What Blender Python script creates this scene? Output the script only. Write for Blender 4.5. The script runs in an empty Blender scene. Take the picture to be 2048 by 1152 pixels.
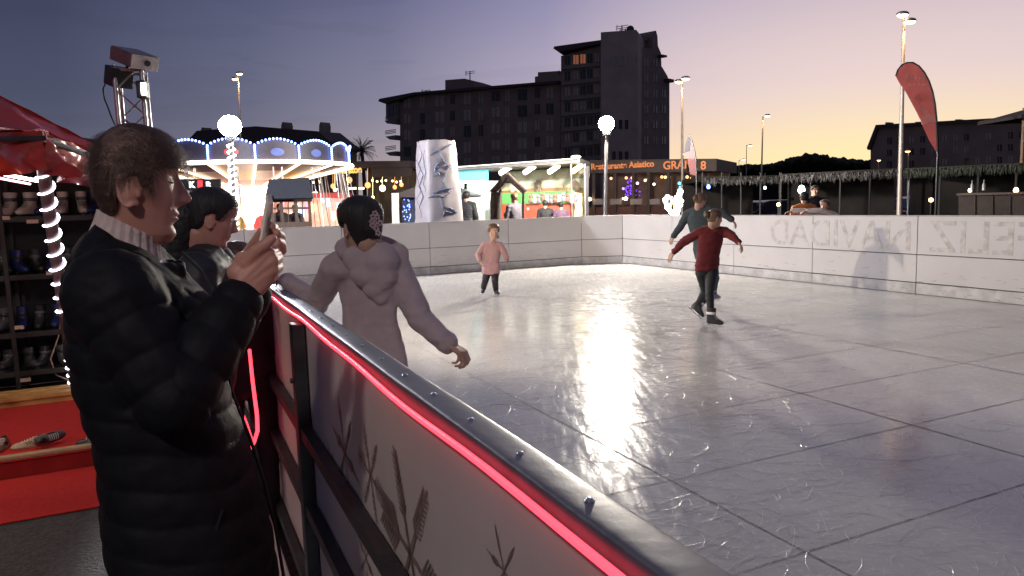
import bpy, bmesh, math, random
import numpy as np
from mathutils import Vector as V, Matrix, noise as mn
random.seed(7)
sc = bpy.context.scene
PI = math.pi
# ------------------------------------------------------------------ camera
FPX = 1450.0; HC = 1.56; PITCH = math.atan(168/FPX); ROLL = -0.030
cam = bpy.data.objects.new('camera', bpy.data.cameras.new('camera'))
sc.collection.objects.link(cam); sc.camera = cam
CM = Matrix.Rotation(PI/2-PITCH, 4, 'X') @ Matrix.Rotation(ROLL, 4, 'Z')
CM.translation = V((0, 0, HC))
cam.matrix_world = CM
cam.data.sensor_width = 36.0; cam.data.lens = 36.0*FPX/2048
cam.data.clip_start = 0.05; cam.data.clip_end = 2000
# ------------------------------------------------------------------ render settings / exposure
sc.view_settings.view_transform = 'Standard'; sc.view_settings.look = 'None'
sc.view_settings.exposure = 0.22; sc.view_settings.gamma = 1.0
sc.cycles.use_denoising = True
sc.cycles.sample_clamp_indirect = 6.0
sc.cycles.max_bounces = 6; sc.cycles.diffuse_bounces = 3; sc.cycles.glossy_bounces = 3
sc.cycles.volume_bounces = 0
sc.cycles.caustics_reflective = False; sc.cycles.caustics_refractive = False
# ------------------------------------------------------------------ dusk sky
def srgb(r, g, b):
    f = lambda c: (c/255)/12.92 if c/255 <= .04045 else ((c/255+.055)/1.055)**2.4
    return (f(r), f(g), f(b), 1)
def make_world():
    w = bpy.data.worlds.new("World"); sc.world = w; w.use_nodes = True
    nt = w.node_tree; N = nt.nodes; L = nt.links
    bg = N['Background']
    tc = N.new('ShaderNodeTexCoord'); sep = N.new('ShaderNodeSeparateXYZ'); L.new(tc.outputs['Generated'], sep.inputs[0])
    def math_(op, a, b=None, c=None):
        m = N.new('ShaderNodeMath'); m.operation = op
        for i, v in enumerate((a, b, c)):
            if v is None: continue
            if hasattr(v, 'links'): L.new(v, m.inputs[i])
            else: m.inputs[i].default_value = v
        return m.outputs[0]
    x, y, z = sep.outputs
    az = math.radians(27)
    hd = math_('ADD', math_('MULTIPLY', x, math.sin(az)), math_('MULTIPLY', y, math.cos(az)))
    hl = math_('SQRT', math_('ADD', math_('MULTIPLY', x, x), math_('MULTIPLY', y, y)))
    c = math_('DIVIDE', hd, math_('MAXIMUM', hl, .001))
    t = math_('MULTIPLY_ADD', c, .5, .5)
    def ramp(stops):
        r = N.new('ShaderNodeValToRGB'); L.new(t, r.inputs[0])
        e = r.color_ramp.elements
        for i, (deg, col) in enumerate(sorted(stops, key=lambda s: -s[0])):
            p = (math.cos(math.radians(deg))+1)/2
            el = e[i] if i < 2 else e.new(p)
            el.position = p; el.color = srgb(*col)
        return r.outputs[0]
    low = ramp([(0,(250,226,165)),(14,(246,214,170)),(24,(222,190,168)),(36,(165,150,150)),(46,(125,118,130)),(58,(96,96,112)),(90,(70,68,86)),(180,(80,74,92))])
    mid = ramp([(0,(222,200,196)),(14,(212,192,194)),(24,(170,160,180)),(36,(125,124,146)),(46,(98,100,122)),(58,(72,76,98)),(90,(62,64,86)),(180,(72,72,94))])
    high = ramp([(0,(172,160,180)),(14,(160,152,178)),(24,(120,120,156)),(36,(88,90,124)),(46,(74,78,108)),(58,(52,56,80)),(90,(50,54,78)),(180,(56,60,86))])
    el = math_('ARCSINE', z)
    def mix(f, a, b):
        m = N.new('ShaderNodeMix'); m.data_type = 'RGBA'
        L.new(f, m.inputs['Factor'])
        for s, v in (('A', a), ('B', b)):
            sock = [i for i in m.inputs if i.name == s and i.type == 'RGBA'][0]
            if hasattr(v, 'links'): L.new(v, sock)
            else: sock.default_value = v
        return [o for o in m.outputs if o.type == 'RGBA'][0]
    def rng(a, b):
        m = N.new('ShaderNodeMapRange'); m.interpolation_type = 'SMOOTHSTEP'
        L.new(el, m.inputs[0]); m.inputs[1].default_value = math.radians(a); m.inputs[2].default_value = math.radians(b)
        return m.outputs[0]
    col = mix(rng(1.0, 9.0), low, mid)
    col = mix(rng(7.0, 19.0), col, high)
    col = mix(rng(20, 60), col, (.065, .070, .125, 1))
    # thin dark cloud bars low on the dark side
    mp = N.new('ShaderNodeMapping'); mp.inputs['Scale'].default_value = (3, 3, 24)
    L.new(tc.outputs['Generated'], mp.inputs[0])
    nz = N.new('ShaderNodeTexNoise'); nz.inputs['Scale'].default_value = 1.6; nz.inputs['Detail'].default_value = 3
    L.new(mp.outputs[0], nz.inputs['Vector'])
    cr = N.new('ShaderNodeMapRange'); cr.inputs[1].default_value = .55; cr.inputs[2].default_value = .70
    L.new(nz.outputs[0], cr.inputs[0])
    dk = math_('MULTIPLY', cr.outputs[0], math_('SUBTRACT', 1.0, t)); dk = math_('MULTIPLY', dk, 2.4)
    dk = math_('MINIMUM', dk, .05)
    col = mix(dk, col, (.022, .022, .035, 1))
    L.new(col, bg.inputs[0]); bg.inputs[1].default_value = 1.0
make_world()
# ------------------------------------------------------------------ projection helpers (photo pixel -> place in the world)
CR = CM.to_3x3()
def ray(px, py): return CR @ V((px-1024, 576-py, -FPX))
def P(px, py, D):
    r = ray(px, py); return V((0, 0, HC)) + r*(D/r.y)
def G(px, py, z=0.0):
    r = ray(px, py); return V((0, 0, HC)) + r*((z-HC)/r.z)
AX = V((-math.sin(math.radians(25.0)), math.cos(math.radians(25.0)), 0)); BX = V((AX.y, -AX.x, 0)); UP = V((0, 0, 1))
def R(u, v, z=0.0): return AX*u + BX*v + UP*z
def Q(px, py, v):
    "point of the ray on the vertical plane at rink coordinate v"
    r = ray(px, py); o = V((0, 0, HC)); t = (v-o.dot(BX))/r.dot(BX); return o+r*t
def onplane(px, py, o, n):
    r = ray(px, py); c = V((0, 0, HC)); return c+r*((o-c).dot(n)/r.dot(n))
ZG = -0.08
# ------------------------------------------------------------------ materials
MT = {}
def mat(name, col, rough=.6, metal=0, var=.12, vs=8, bump=0, bs=60, emit=None, es=0, alpha=1, spec=None, trans=0, sss=0, stretch=None):
    if name in MT: return MT[name]
    m = bpy.data.materials.new(name); m.use_nodes = True; MT[name] = m
    nt = m.node_tree; N = nt.nodes; L = nt.links; b = N['Principled BSDF']
    if len(col) == 3: col = (*col, 1)
    b.inputs['Roughness'].default_value = rough; b.inputs['Metallic'].default_value = metal
    b.inputs['Alpha'].default_value = alpha
    if spec is not None: b.inputs['Specular IOR Level'].default_value = spec
    if trans: b.inputs['Transmission Weight'].default_value = trans
    if sss:
        b.inputs['Subsurface Weight'].default_value = sss; b.inputs['Subsurface Radius'].default_value = (.01, .004, .002)
    tc = N.new('ShaderNodeTexCoord'); vec = tc.outputs['Object']
    if stretch:
        mp = N.new('ShaderNodeMapping'); mp.inputs['Scale'].default_value = stretch; L.new(vec, mp.inputs[0]); vec = mp.outputs[0]
    if var:
        nz = N.new('ShaderNodeTexNoise'); nz.inputs['Scale'].default_value = vs; nz.inputs['Detail'].default_value = 5
        L.new(vec, nz.inputs['Vector'])
        r = N.new('ShaderNodeValToRGB'); L.new(nz.outputs[0], r.inputs[0])
        r.color_ramp.elements[0].position = .3; r.color_ramp.elements[1].position = .7
        r.color_ramp.elements[0].color = tuple(c*(1-var) for c in col[:3])+(1,)
        r.color_ramp.elements[1].color = tuple(min(1, c*(1+var)) for c in col[:3])+(1,)
        L.new(r.outputs[0], b.inputs['Base Color'])
    else: b.inputs['Base Color'].default_value = col
    if bump:
        n2 = N.new('ShaderNodeTexNoise'); n2.inputs['Scale'].default_value = bs; n2.inputs['Detail'].default_value = 3
        L.new(vec, n2.inputs['Vector']); bp = N.new('ShaderNodeBump'); bp.inputs['Strength'].default_value = bump
        bp.inputs['Distance'].default_value = .01
        L.new(n2.outputs[0], bp.inputs['Height']); L.new(bp.outputs[0], b.inputs['Normal'])
    if emit is not None:
        b.inputs['Emission Color'].default_value = (*emit[:3], 1); b.inputs['Emission Strength'].default_value = es
    return m
# ------------------------------------------------------------------ mesh helpers
COL = sc.collection
def link(name, me, parent=None, loc=None):
    o = bpy.data.objects.new(name, me); COL.objects.link(o)
    if parent is not None:
        o.parent = parent; o.matrix_parent_inverse = wm(parent).inverted()
    if loc is not None: o.location = loc
    return o
def wm(o):
    return o.matrix_basis if o.parent is None else wm(o.parent) @ o.matrix_parent_inverse @ o.matrix_basis
def tag(o, label=None, cat=None, group=None, kind=None):
    if label: o['label'] = label
    if cat: o['category'] = cat
    if group: o['group'] = group
    if kind: o['kind'] = kind
    return o
def thing(name, label, cat, loc=(0, 0, 0), rz=0, group=None):
    o = link(name, None); o.location = loc; o.rotation_euler = (0, 0, rz)
    return tag(o, label, cat, group)
class MB:
    def __init__(s): s.v = []; s.f = []; s.m = []; s.mi = 0
    def add(s, vs, fs):
        o = len(s.v); s.v += [tuple(v) for v in vs]; s.f += [tuple(i+o for i in f) for f in fs]; s.m += [s.mi]*len(fs); return s
    def box(s, c, d, ax=None, bev=0):
        ax = ax or (V((1,0,0)), V((0,1,0)), V((0,0,1))); c = V(c)
        if bev:
            b = bev; vs = []; hx, hy, hz = d[0]/2, d[1]/2, d[2]/2
            bm = bmesh.new(); bmesh.ops.create_cube(bm, size=1)
            for v in bm.verts: v.co = V((v.co.x*d[0], v.co.y*d[1], v.co.z*d[2]))
            bmesh.ops.bevel(bm, geom=bm.edges[:], offset=b, segments=2, affect='EDGES', profile=.5)
            bm.verts.index_update()
            vs = [c+ax[0]*v.co.x+ax[1]*v.co.y+ax[2]*v.co.z for v in bm.verts]
            fs = [[v.index for v in f.verts] for f in bm.faces]; bm.free()
            return s.add(vs, fs)
        vs = [c+ax[0]*(i*d[0]/2)+ax[1]*(j*d[1]/2)+ax[2]*(k*d[2]/2) for i in (-1,1) for j in (-1,1) for k in (-1,1)]
        return s.add(vs, [(0,1,3,2),(4,6,7,5),(0,4,5,1),(2,3,7,6),(0,2,6,4),(1,5,7,3)])
    def bar(s, a, b, w, h=None, up=UP, bev=0):
        a = V(a); b = V(b); d = b-a; l = d.length; d = d/l; h = h or w
        sd = d.cross(up)
        if sd.length < 1e-4: sd = d.cross(V((1,0,0)))
        sd.normalize(); u2 = sd.cross(d)
        return s.box((a+b)/2, (l, w, h), (d, sd, u2), bev)
    def tube(s, pts, r, n=8, cap=True, closed=False):
        pts = [V(p) for p in pts]; k = len(pts); rr = r if hasattr(r, '__len__') else [r]*k
        vs = []; fs = []; prev = None
        for i, p in enumerate(pts):
            t = (pts[(i+1) % k]-pts[i-1]) if closed else (pts[min(i+1, k-1)]-pts[max(i-1, 0)])
            t.normalize()
            if prev is None:
                a = t.cross(UP)
                if a.length < .05: a = t.cross(V((1, 0, 0)))
            else: a = prev - t*prev.dot(t)
            a.normalize(); prev = a; b = t.cross(a)
            for j in range(n):
                q = 2*PI*j/n; vs.append(p+(a*math.cos(q)+b*math.sin(q))*rr[i])
        for i in range(k if closed else k-1):
            for j in range(n):
                i2 = (i+1) % k; fs.append((i*n+j, i*n+(j+1) % n, i2*n+(j+1) % n, i2*n+j))
        if cap and not closed: fs.append(tuple(range(n))[::-1]); fs.append(tuple((k-1)*n+j for j in range(n)))
        return s.add(vs, fs)
    def lathe(s, prof, o=(0,0,0), n=20, ax=None, a0=0, a1=2*PI):
        ax = ax or (V((1,0,0)), V((0,1,0)), V((0,0,1))); o = V(o); full = abs(a1-a0-2*PI) < 1e-6
        m = n if full else n+1; vs = []; fs = []
        for (r, z) in prof:
            for j in range(m):
                q = a0+(a1-a0)*j/n; vs.append(o+ax[0]*(r*math.cos(q))+ax[1]*(r*math.sin(q))+ax[2]*z)
        for i in range(len(prof)-1):
            for j in range(n):
                j2 = (j+1) % m; fs.append((i*m+j, i*m+j2, (i+1)*m+j2, (i+1)*m+j))
        return s.add(vs, fs)
    def ball(s, c, r, n=10, ax=None):
        rx, ry, rz = r if hasattr(r, '__len__') else (r, r, r); ax = ax or (V((1,0,0)), V((0,1,0)), V((0,0,1))); c = V(c)
        vs = []; fs = []; m = n*2
        for i in range(n+1):
            th = PI*i/n
            for j in range(m):
                q = 2*PI*j/m
                vs.append(c+ax[0]*(rx*math.sin(th)*math.cos(q))+ax[1]*(ry*math.sin(th)*math.sin(q))+ax[2]*(rz*math.cos(th)))
        for i in range(n):
            for j in range(m): fs.append((i*m+j, (i+1)*m+j, (i+1)*m+(j+1) % m, i*m+(j+1) % m))
        return s.add(vs, fs)
    def cap(s, a, b, ra, rb, n=14, flat=1, fax=None):
        "tapered capsule; flat scales thickness along fax"
        a = V(a); b = V(b); d = b-a; l = max(d.length, 1e-5); d = d/l
        if fax is None:
            x = d.cross(UP)
            if x.length < .05: x = d.cross(V((1,0,0)))
        else: x = V(fax)-d*V(fax).dot(d)
        x.normalize(); y = d.cross(x); prof = []
        for i in range(0, 6): q = PI/2*i/5; prof.append((ra*math.sin(q), -ra*math.cos(q)))
        for i in range(0, 6): q = PI/2*i/5; prof.append((rb*math.cos(q), l+rb*math.sin(q)))
        return s.lathe(prof, a, n, (x*flat, y, d))
    def loft(s, rings, cap=True):
        n = len(rings[0]); vs = [p for r in rings for p in r]; fs = []
        for i in range(len(rings)-1):
            for j in range(n): fs.append((i*n+j, i*n+(j+1) % n, (i+1)*n+(j+1) % n, (i+1)*n+j))
        if cap: fs.append(tuple(range(n))[::-1]); fs.append(tuple((len(rings)-1)*n+j for j in range(n)))
        return s.add(vs, fs)
    def prism(s, poly, ext):
        "polygon (list of 3D points) extruded by vector ext"
        n = len(poly); ext = V(ext); vs = [V(p) for p in poly]+[V(p)+ext for p in poly]
        return s.add(vs, [tuple(range(n))[::-1], tuple(range(n, 2*n))]+[(j, (j+1) % n, n+(j+1) % n, n+j) for j in range(n)])
    def quad(s, a, b, c, d): return s.add([a, b, c, d], [(0,1,2,3)])
    def mesh(s, name, mats, smooth=False):
        me = bpy.data.meshes.new(name); me.from_pydata(s.v, [], s.f)
        for m in (mats if isinstance(mats, (list, tuple)) else [mats]): me.materials.append(m)
        if any(s.m): me.polygons.foreach_set('material_index', s.m)
        bm = bmesh.new(); bm.from_mesh(me); bmesh.ops.recalc_face_normals(bm, faces=bm.faces[:]); bm.to_mesh(me); bm.free()
        if smooth:
            me.polygons.foreach_set('use_smooth', [True]*len(me.polygons))
            try: me.set_sharp_from_angle(angle=math.radians(50))
            except Exception: pass
        me.update(); return me
    def obj(s, name, mats, parent=None, smooth=False, loc=None):
        return link(name, s.mesh(name, mats, smooth), parent, loc)
def remesh(mb, name, mats, voxel, parent=None, smooth=3, fn=None, inv=None):
    "union of the pieces as one continuous surface; fn(co, no)->co displaces"
    me = mb.mesh(name, mats); o = bpy.data.objects.new('tmp', me); COL.objects.link(o)
    md = o.modifiers.new('r', 'REMESH'); md.mode = 'VOXEL'; md.voxel_size = voxel
    if smooth:
        sm = o.modifiers.new('s', 'SMOOTH'); sm.factor = .5; sm.iterations = smooth
    dg = bpy.context.evaluated_depsgraph_get(); ev = o.evaluated_get(dg)
    m2 = bpy.data.meshes.new_from_object(ev); bpy.data.objects.remove(o); bpy.data.meshes.remove(me)
    m2.name = name
    m2.materials.clear()
    for m in (mats if isinstance(mats, (list, tuple)) else [mats]): m2.materials.append(m)
    n = len(m2.vertices); co = np.empty(n*3); m2.vertices.foreach_get('co', co); co = co.reshape(-1, 3)
    if fn is not None:
        no = np.empty(n*3); m2.vertices.foreach_get('normal', no); no = no.reshape(-1, 3)
        co = fn(co, no); m2.vertices.foreach_set('co', co.ravel())
    m2.polygons.foreach_set('use_smooth', [True]*len(m2.polygons)); m2.update()
    return link(name, m2, parent)
def copy_tree(o, parent=None):
    c = o.copy(); COL.objects.link(c)
    if parent is not None: c.parent = parent
    for ch in list(o.children): copy_tree(ch, c)
    return c
def text(name, body, size, m, o, xax, zax, parent=None, ext=.01, align='LEFT', bold=0, xs=1):
    cu = bpy.data.curves.new(name, 'FONT'); cu.body = body; cu.size = size; cu.extrude = ext; cu.align_x = align; cu.offset = bold
    cu.materials.append(m); tmp = bpy.data.objects.new('tmp', cu); COL.objects.link(tmp); dg = bpy.context.evaluated_depsgraph_get()
    me = bpy.data.meshes.new_from_object(tmp.evaluated_get(dg)); bpy.data.objects.remove(tmp); ob = link(name, me, parent)
    xax = V(xax).normalized(); zax = V(zax).normalized(); n = xax.cross(zax)
    M = Matrix((xax*xs, zax, n)).transposed().to_4x4(); M.translation = V(o)
    ob.matrix_basis = M; return ob
# ------------------------------------------------------------------ figures
SKIN = mat('skin', (.50, .245, .19), .5, var=.08, vs=30, sss=.15, bump=.08, bs=400)  # tone reddened: red light on the face is put into the skin colour
SKIND = mat('skin_child', (.46, .27, .20), .55, var=.06)
EYEW = mat('eye_white', (.6, .58, .56), .2, var=0)
DARKHAIR = mat('hair_black', (.012, .010, .010), .62, var=.3, vs=60, bump=.6, bs=120, stretch=(1, 1, .15))
BROWNHAIR = mat('hair_brown', (.11, .062, .035), .42, var=.35, vs=50, bump=.6, bs=120, stretch=(1, 1, .15))
PIXIEHAIR = mat('hair_chestnut', (.095, .052, .038), .5, var=.5, vs=160, bump=.7, bs=260, stretch=(.35, 1, .5))
FAIRHAIR = mat('hair_fair', (.22, .14, .065), .45, var=.3, vs=60, bump=.5, bs=120, stretch=(1, 1, .2))
def itp(t, xs, ys): return float(np.interp(t, xs, ys))
HZ = [0, .008, .025, .045, .060, .075, .090, .110, .130, .150, .165, .185, .205, .220, .230, .235]
HF = [.040, .070, .083, .078, .080, .0815, .080, .081, .0825, .081, .086, .086, .075, .055, .032, .006]
HB = [-.035, -.045, -.055, -.066, -.074, -.082, -.090, -.096, -.100, -.101, -.100, -.094, -.080, -.062, -.040, -.010]
HW = [.026, .038, .048, .055, .0595, .063, .066, .069, .072, .0745, .076, .075, .067, .052, .034, .008]
def gz(t, c, s): return math.exp(-((t-c)/s)**2)
def head_point(z, phi, inflate=0.0):
    f = itp(z, HZ, HF); b = itp(z, HZ, HB); w = itp(z, HZ, HW)
    c = (f+b)/2 - .004; cs, sn = math.cos(phi), math.sin(phi)
    if cs >= 0:
        x = c+(f-c)*(abs(cs)**.86); y = w*math.copysign(abs(sn)**.92, sn)
    else:
        x = c-(c-b)*(abs(cs)**.95); y = w*math.copysign(abs(sn)**.95, sn)
    if cs > 0 and inflate == 0:
        # nose
        nz = itp(z, [.078, .086, .092, .099, .108, .125, .145, .158], [0, .013, .027, .0315, .027, .015, .005, 0])
        sg = itp(z, [.08, .092, .105, .13, .15], [.013, .0135, .0115, .008, .008])
        x += nz*math.exp(-(y/sg)**2)
        # lips
        x += (.0070*gz(z, .0690, .0052)+.0062*gz(z, .0560, .0055)-.0035*gz(z, .0625, .0020))*math.exp(-(y/.019)**4)
        x -= .0035*gz(z, .045, .006)*math.exp(-(y/.02)**2)
        # cheek fold, cheek bone, eye sockets with lidded eyeballs, brow
        for s in (-1, 1):
            yy = y*s
            x += .0060*math.exp(-((yy-.042)/.017)**2-((z-.095)/.022)**2)
            x -= .0105*math.exp(-((yy-.030)/.016)**2-((z-.137)/.013)**2)
            x += .0075*math.exp(-((yy-.031)/.0105)**2-((z-.1345)/.0085)**2)
            x += .0035*math.exp(-((yy-.030)/.018)**2-((z-.156)/.006)**2)
            x -= .0022*math.exp(-((yy-.026-(z-.08)*-.35)/.004)**2-((z-.075)/.018)**2)
    return x, y
def head_grid(fn, nz=110, nphi=120, zlo=0.0, zhi=.2349):
    rings = []
    for i in range(nz):
        t = i/(nz-1); z = zlo+(zhi-zlo)*(.5-.5*math.cos(PI*t))
        rings.append([V(fn(z, 2*PI*j/nphi)) for j in range(nphi)])
    return rings
def frame_m(o, fwd, up, s=1.0):
    fwd = V(fwd).normalized(); up = V(up).normalized(); lf = up.cross(fwd).normalized(); up = fwd.cross(lf)
    M = Matrix((fwd*s, lf*s, up*s)).transposed().to_4x4(); M.translation = V(o); return M
def add_head(mb, M, fine=True):
    "M maps head space (x forward, y left, z up from the chin) to the world"
    n = (110, 120) if fine else (44, 48)
    rings = head_grid(lambda z, p: (*head_point(z, p), z), *n)
    mb.loft([[M @ p for p in r] for r in rings])
    for s in (-1, 1):   # ears
        pts = []
        for k in range(15):
            a = -2.2+k/14*4.2; pts.append(M @ V((-.012-.015*math.cos(a)-.004*math.sin(a), s*(.0740+.007*(.6-.4*math.cos(a))), .108+.031*math.sin(a))))
        sc_ = M.to_scale()[0]
        mb.tube(pts, [.0045*sc_]*15, 8)
        ax = [M.to_3x3() @ v for v in (V((1,0,0)), V((0,1,0)), V((0,0,1)))]
        mb.ball(M @ V((-.008, s*.073, .108)), (.014, .007, .027), 8, ax)
        mb.ball(M @ V((.003, s*.071, .084)), (.007, .005, .008), 6, ax)
        mb.ball(M @ V((.009, s*.072, .104)), (.005, .006, .010), 6, ax)
HAIRLINE = {'short': ([-.11, -.045, -.030, -.024, .004, .010, .024, .034, .060, .10], [.028, .040, .060, .118, .128, .108, .104, .142, .150, .150]),
            'tied': ([-.11, -.045, -.030, -.024, .004, .012, .024, .045, .075, .11], [.040, .055, .075, .118, .132, .105, .110, .160, .185, .188]),
            'updo': ([-.11, -.05, -.035, -.024, .004, .012, .024, .045, .075, .11], [-.01, .0, .03, .118, .132, .105, .110, .160, .185, .188]),
            'long': ([-.11, -.02, .0, .02, .045, .075, .11], [0, 0, .02, .06, .145, .185, .190])}
def hair_shell(M, kind, th=.014, seed=1, amp=.003, nz=90, nphi=120):
    xs, zs = HAIRLINE[kind]
    def fn(z, phi):
        x, y = head_point(z, phi, 1)
        ln = itp(x, xs, zs)+.006*mn.noise(V((x*60, y*60, seed)))
        k = max(0, min(1, (z-ln)/.016)); k = k*k*(3-2*k)
        t = th*(.75+.5*gz(z, .17, .06))*(1-.5*max(0, min(1, (x-.02)/.05)))
        t += amp*mn.noise(V((x*40+seed, y*40, z*16)))+amp*.35*mn.noise(V((x*120, y*120+seed, z*30)))
        d = -.010*(1-k)+t*k
        c = V((-.008, 0, .125)); p = V((x, y, z)); n = (p-c).normalized()
        return p+n*d
    return [[M @ p for p in r] for r in head_grid(fn, nz, nphi)]
def strands(mb, M, kind, n, ln=.035, th=.016, seed=3, w=.0011, flow=None):
    "thin hair ribbons lying along the shell"
    rnd = random.Random(seed); xs, zs = HAIRLINE[kind]
    for _ in range(n):
        z = .03+.2*rnd.random()**.7; ph = rnd.random()*2*PI
        x, y = head_point(z, ph, 1)
        if z < itp(x, xs, zs)+.012: continue
        p = V((x, y, z)); c = V((-.008, 0, .125)); nn = (p-c).normalized()
        d = flow(p) if flow else V((.2, 0, -1)); d = d-nn*d.dot(nn); d.normalize()
        d = (d+V((rnd.gauss(0, .12), rnd.gauss(0, .12), rnd.gauss(0, .10)))*.8).normalized(); d = d-nn*d.dot(nn)*.85
        L = ln*(.5+rnd.random()); side = d.cross(nn).normalized()*w; pts = []
        for k in range(5):
            t = k/4; q = p+nn*(th*(.85+.35*rnd.random()*(k == 0)))+d*L*t
            r0 = (q-c); q = q+nn*(.004*t)-nn*max(0, 0)*t
            # keep close to the scalp curve
            q = c+r0.normalized()*((p-c).length+th*1.02+.005*t*rnd.random())
            pts.append(q)
        vs = []
        for k, q in enumerate(pts):
            s = side*(1-.7*k/4); vs += [M @ (q-s), M @ (q+s)]
        mb.add(vs, [(2*k, 2*k+1, 2*k+3, 2*k+2) for k in range(4)])
def add_hand(mb, wrist, d, nrm, side, s=1.0, curl=.5, spread=.10, thumb=.7):
    "palm + five fingers; d = direction of the fingers, nrm = palm normal (fingers curl towards it), side=+1 thumb at d x nrm"
    d = V(d).normalized(); nrm = V(nrm); nrm = (nrm-d*nrm.dot(d)).normalized(); lat = d.cross(nrm).normalized()*side
    w = V(wrist); L = [.075, .083, .077, .062]; off = [.030, .010, -.010, -.029]; pl = [.088, .090, .085, .078]
    for i in range(4):
        m = w+d*pl[i]*s+lat*off[i]*s
        mb.cap(w+lat*off[i]*.6*s, m, .015*s, .0115*s, 10)
        a = spread*(1.5-i)*.8; dd = (d*math.cos(a)+lat*math.sin(a)); p = m; ang = curl*(.55+.12*i)
        for k, fr in enumerate((.45, .30, .25)):
            v = dd*math.cos(ang)+nrm*math.sin(ang); q = p+v*L[i]*s*fr*1.1
            r0 = (.0098-.0012*k)*s*(.92 if i == 3 else 1); mb.cap(p, q, r0, r0-.0010*s, 10); p = q; ang += curl*(.75-.1*k)
    b = w+lat*.022*s+d*.018*s; t1 = b+(lat*.75+d*.55+nrm*.35*thumb).normalized()*.042*s
    t2 = t1+(lat*.35+d*.8+nrm*.5*thumb).normalized()*.034*s; t3 = t2+(lat*.1+d*.85+nrm*.55*thumb).normalized()*.026*s
    mb.cap(b, t1, .016*s, .0125*s, 10); mb.cap(t1, t2, .0115*s, .0105*s, 10); mb.cap(t2, t3, .0102*s, .0085*s, 10)
def ell(c, ax, ay, rx, ry, n=28, p=.9):
    return [c+ax*(rx*math.copysign(abs(math.cos(2*PI*j/n))**p, math.cos(2*PI*j/n)))+ay*(ry*math.copysign(abs(math.sin(2*PI*j/n))**p, math.sin(2*PI*j/n))) for j in range(n)]
def fold_fn(segs, amp=.006, fr=14, seed=0):
    "cloth folds: noise stretched round the limbs, stronger near the joints"
    J = [V(a) for a in segs]
    def fn(co, no):
        out = co.copy()
        for i in range(len(co)):
            p = V(co[i]); n = mn.noise(V((p.x*fr*.6+seed, p.y*fr*.6, p.z*fr*1.6)))+.5*mn.noise(V((p.x*fr*1.5, p.y*fr*1.5+seed, p.z*fr*3)))
            k = .5
            for j in J:
                k += 1.2*math.exp(-(((p-j).length)/.07)**2)
            out[i] = co[i]+no[i]*amp*n*k
        return out
    return fn
BLADE = mat('blade_steel', (.55, .55, .58), .25, 1, var=.1)
def skate(o, fwd, up, s, m_boot, m_cuff, parent, label=None):
    "ice skate boot: o = sole centre under the ankle"
    M = frame_m(o, fwd, up, s); ax = [M.to_3x3() @ v for v in (V((1,0,0)), V((0,1,0)), V((0,0,1)))]
    mb = MB()
    prof = [(.035, -.055, .062, .036), (.05, -.062, .075, .042), (.075, -.065, .125, .044)]
    rings = []
    for z, b, f, w in [(.030, -.055, .155, .030), (.045, -.062, .168, .041), (.065, -.064, .165, .043), (.085, -.064, .13, .042), (.105, -.063, .085, .041), (.13, -.060, .058, .041), (.17, -.064, .055, .044), (.215, -.070, .058, .048), (.235, -.068, .056, .046)]:
        c = V(((b+f)/2, 0, z)); rings.append([M @ p for p in ell(c, V((1,0,0)), V((0,1,0)), (f-b)/2, w, 20, .85)])
    mb.loft(rings); bo = mb.obj('skate', m_boot, parent, True)
    c = MB(); rr = []
    for z, g in [(.150, .001), (.157, .005), (.176, .005), (.183, .001)]:
        rr.append([M @ p for p in ell(V((-.004, 0, z)), V((1,0,0)), V((0,1,0)), .060+g, .044+g, 20, .85)])
    c.loft(rr)
    for k in range(4): c.tube([M @ V((.075+.012*k-.03, -.035, .135-.013*k-.0)), M @ V((.09+.016*k-.03, 0, .143-.013*k)), M @ V((.075+.012*k-.03, .035, .135-.013*k))], .003*s, 5)
    c.obj('strap', m_cuff, bo, True)
    b2 = MB(); b2.box(M @ V((.05, 0, .006)), (.24*s, .004*s, .012*s), [a.normalized() for a in ax])
    for xx, l in ((-.03, .05), (.11, .06)): b2.loft([[M @ p for p in ell(V((xx, 0, z)), V((1,0,0)), V((0,1,0)), l/2*q, .014*q, 12)] for z, q in ((.010, .55), (.022, .6), (.034, 1))])
    b2.obj('blade', BLADE, bo)
    return bo
def shoe(o, fwd, up, s, m, parent):
    M = frame_m(o, fwd, up, s); mb = MB(); rings = []
    for z, b, f, w in [(.0, -.06, .19, .040), (.02, -.065, .20, .045), (.05, -.065, .19, .044), (.07, -.062, .13, .042), (.095, -.058, .07, .038), (.13, -.055, .045, .037)]:
        rings.append([M @ p for p in ell(V(((b+f)/2, 0, z)), V((1,0,0)), V((0,1,0)), (f-b)/2, w, 20, .85)])
    mb.loft(rings); return mb.obj('shoe', m, parent, True)
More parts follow.
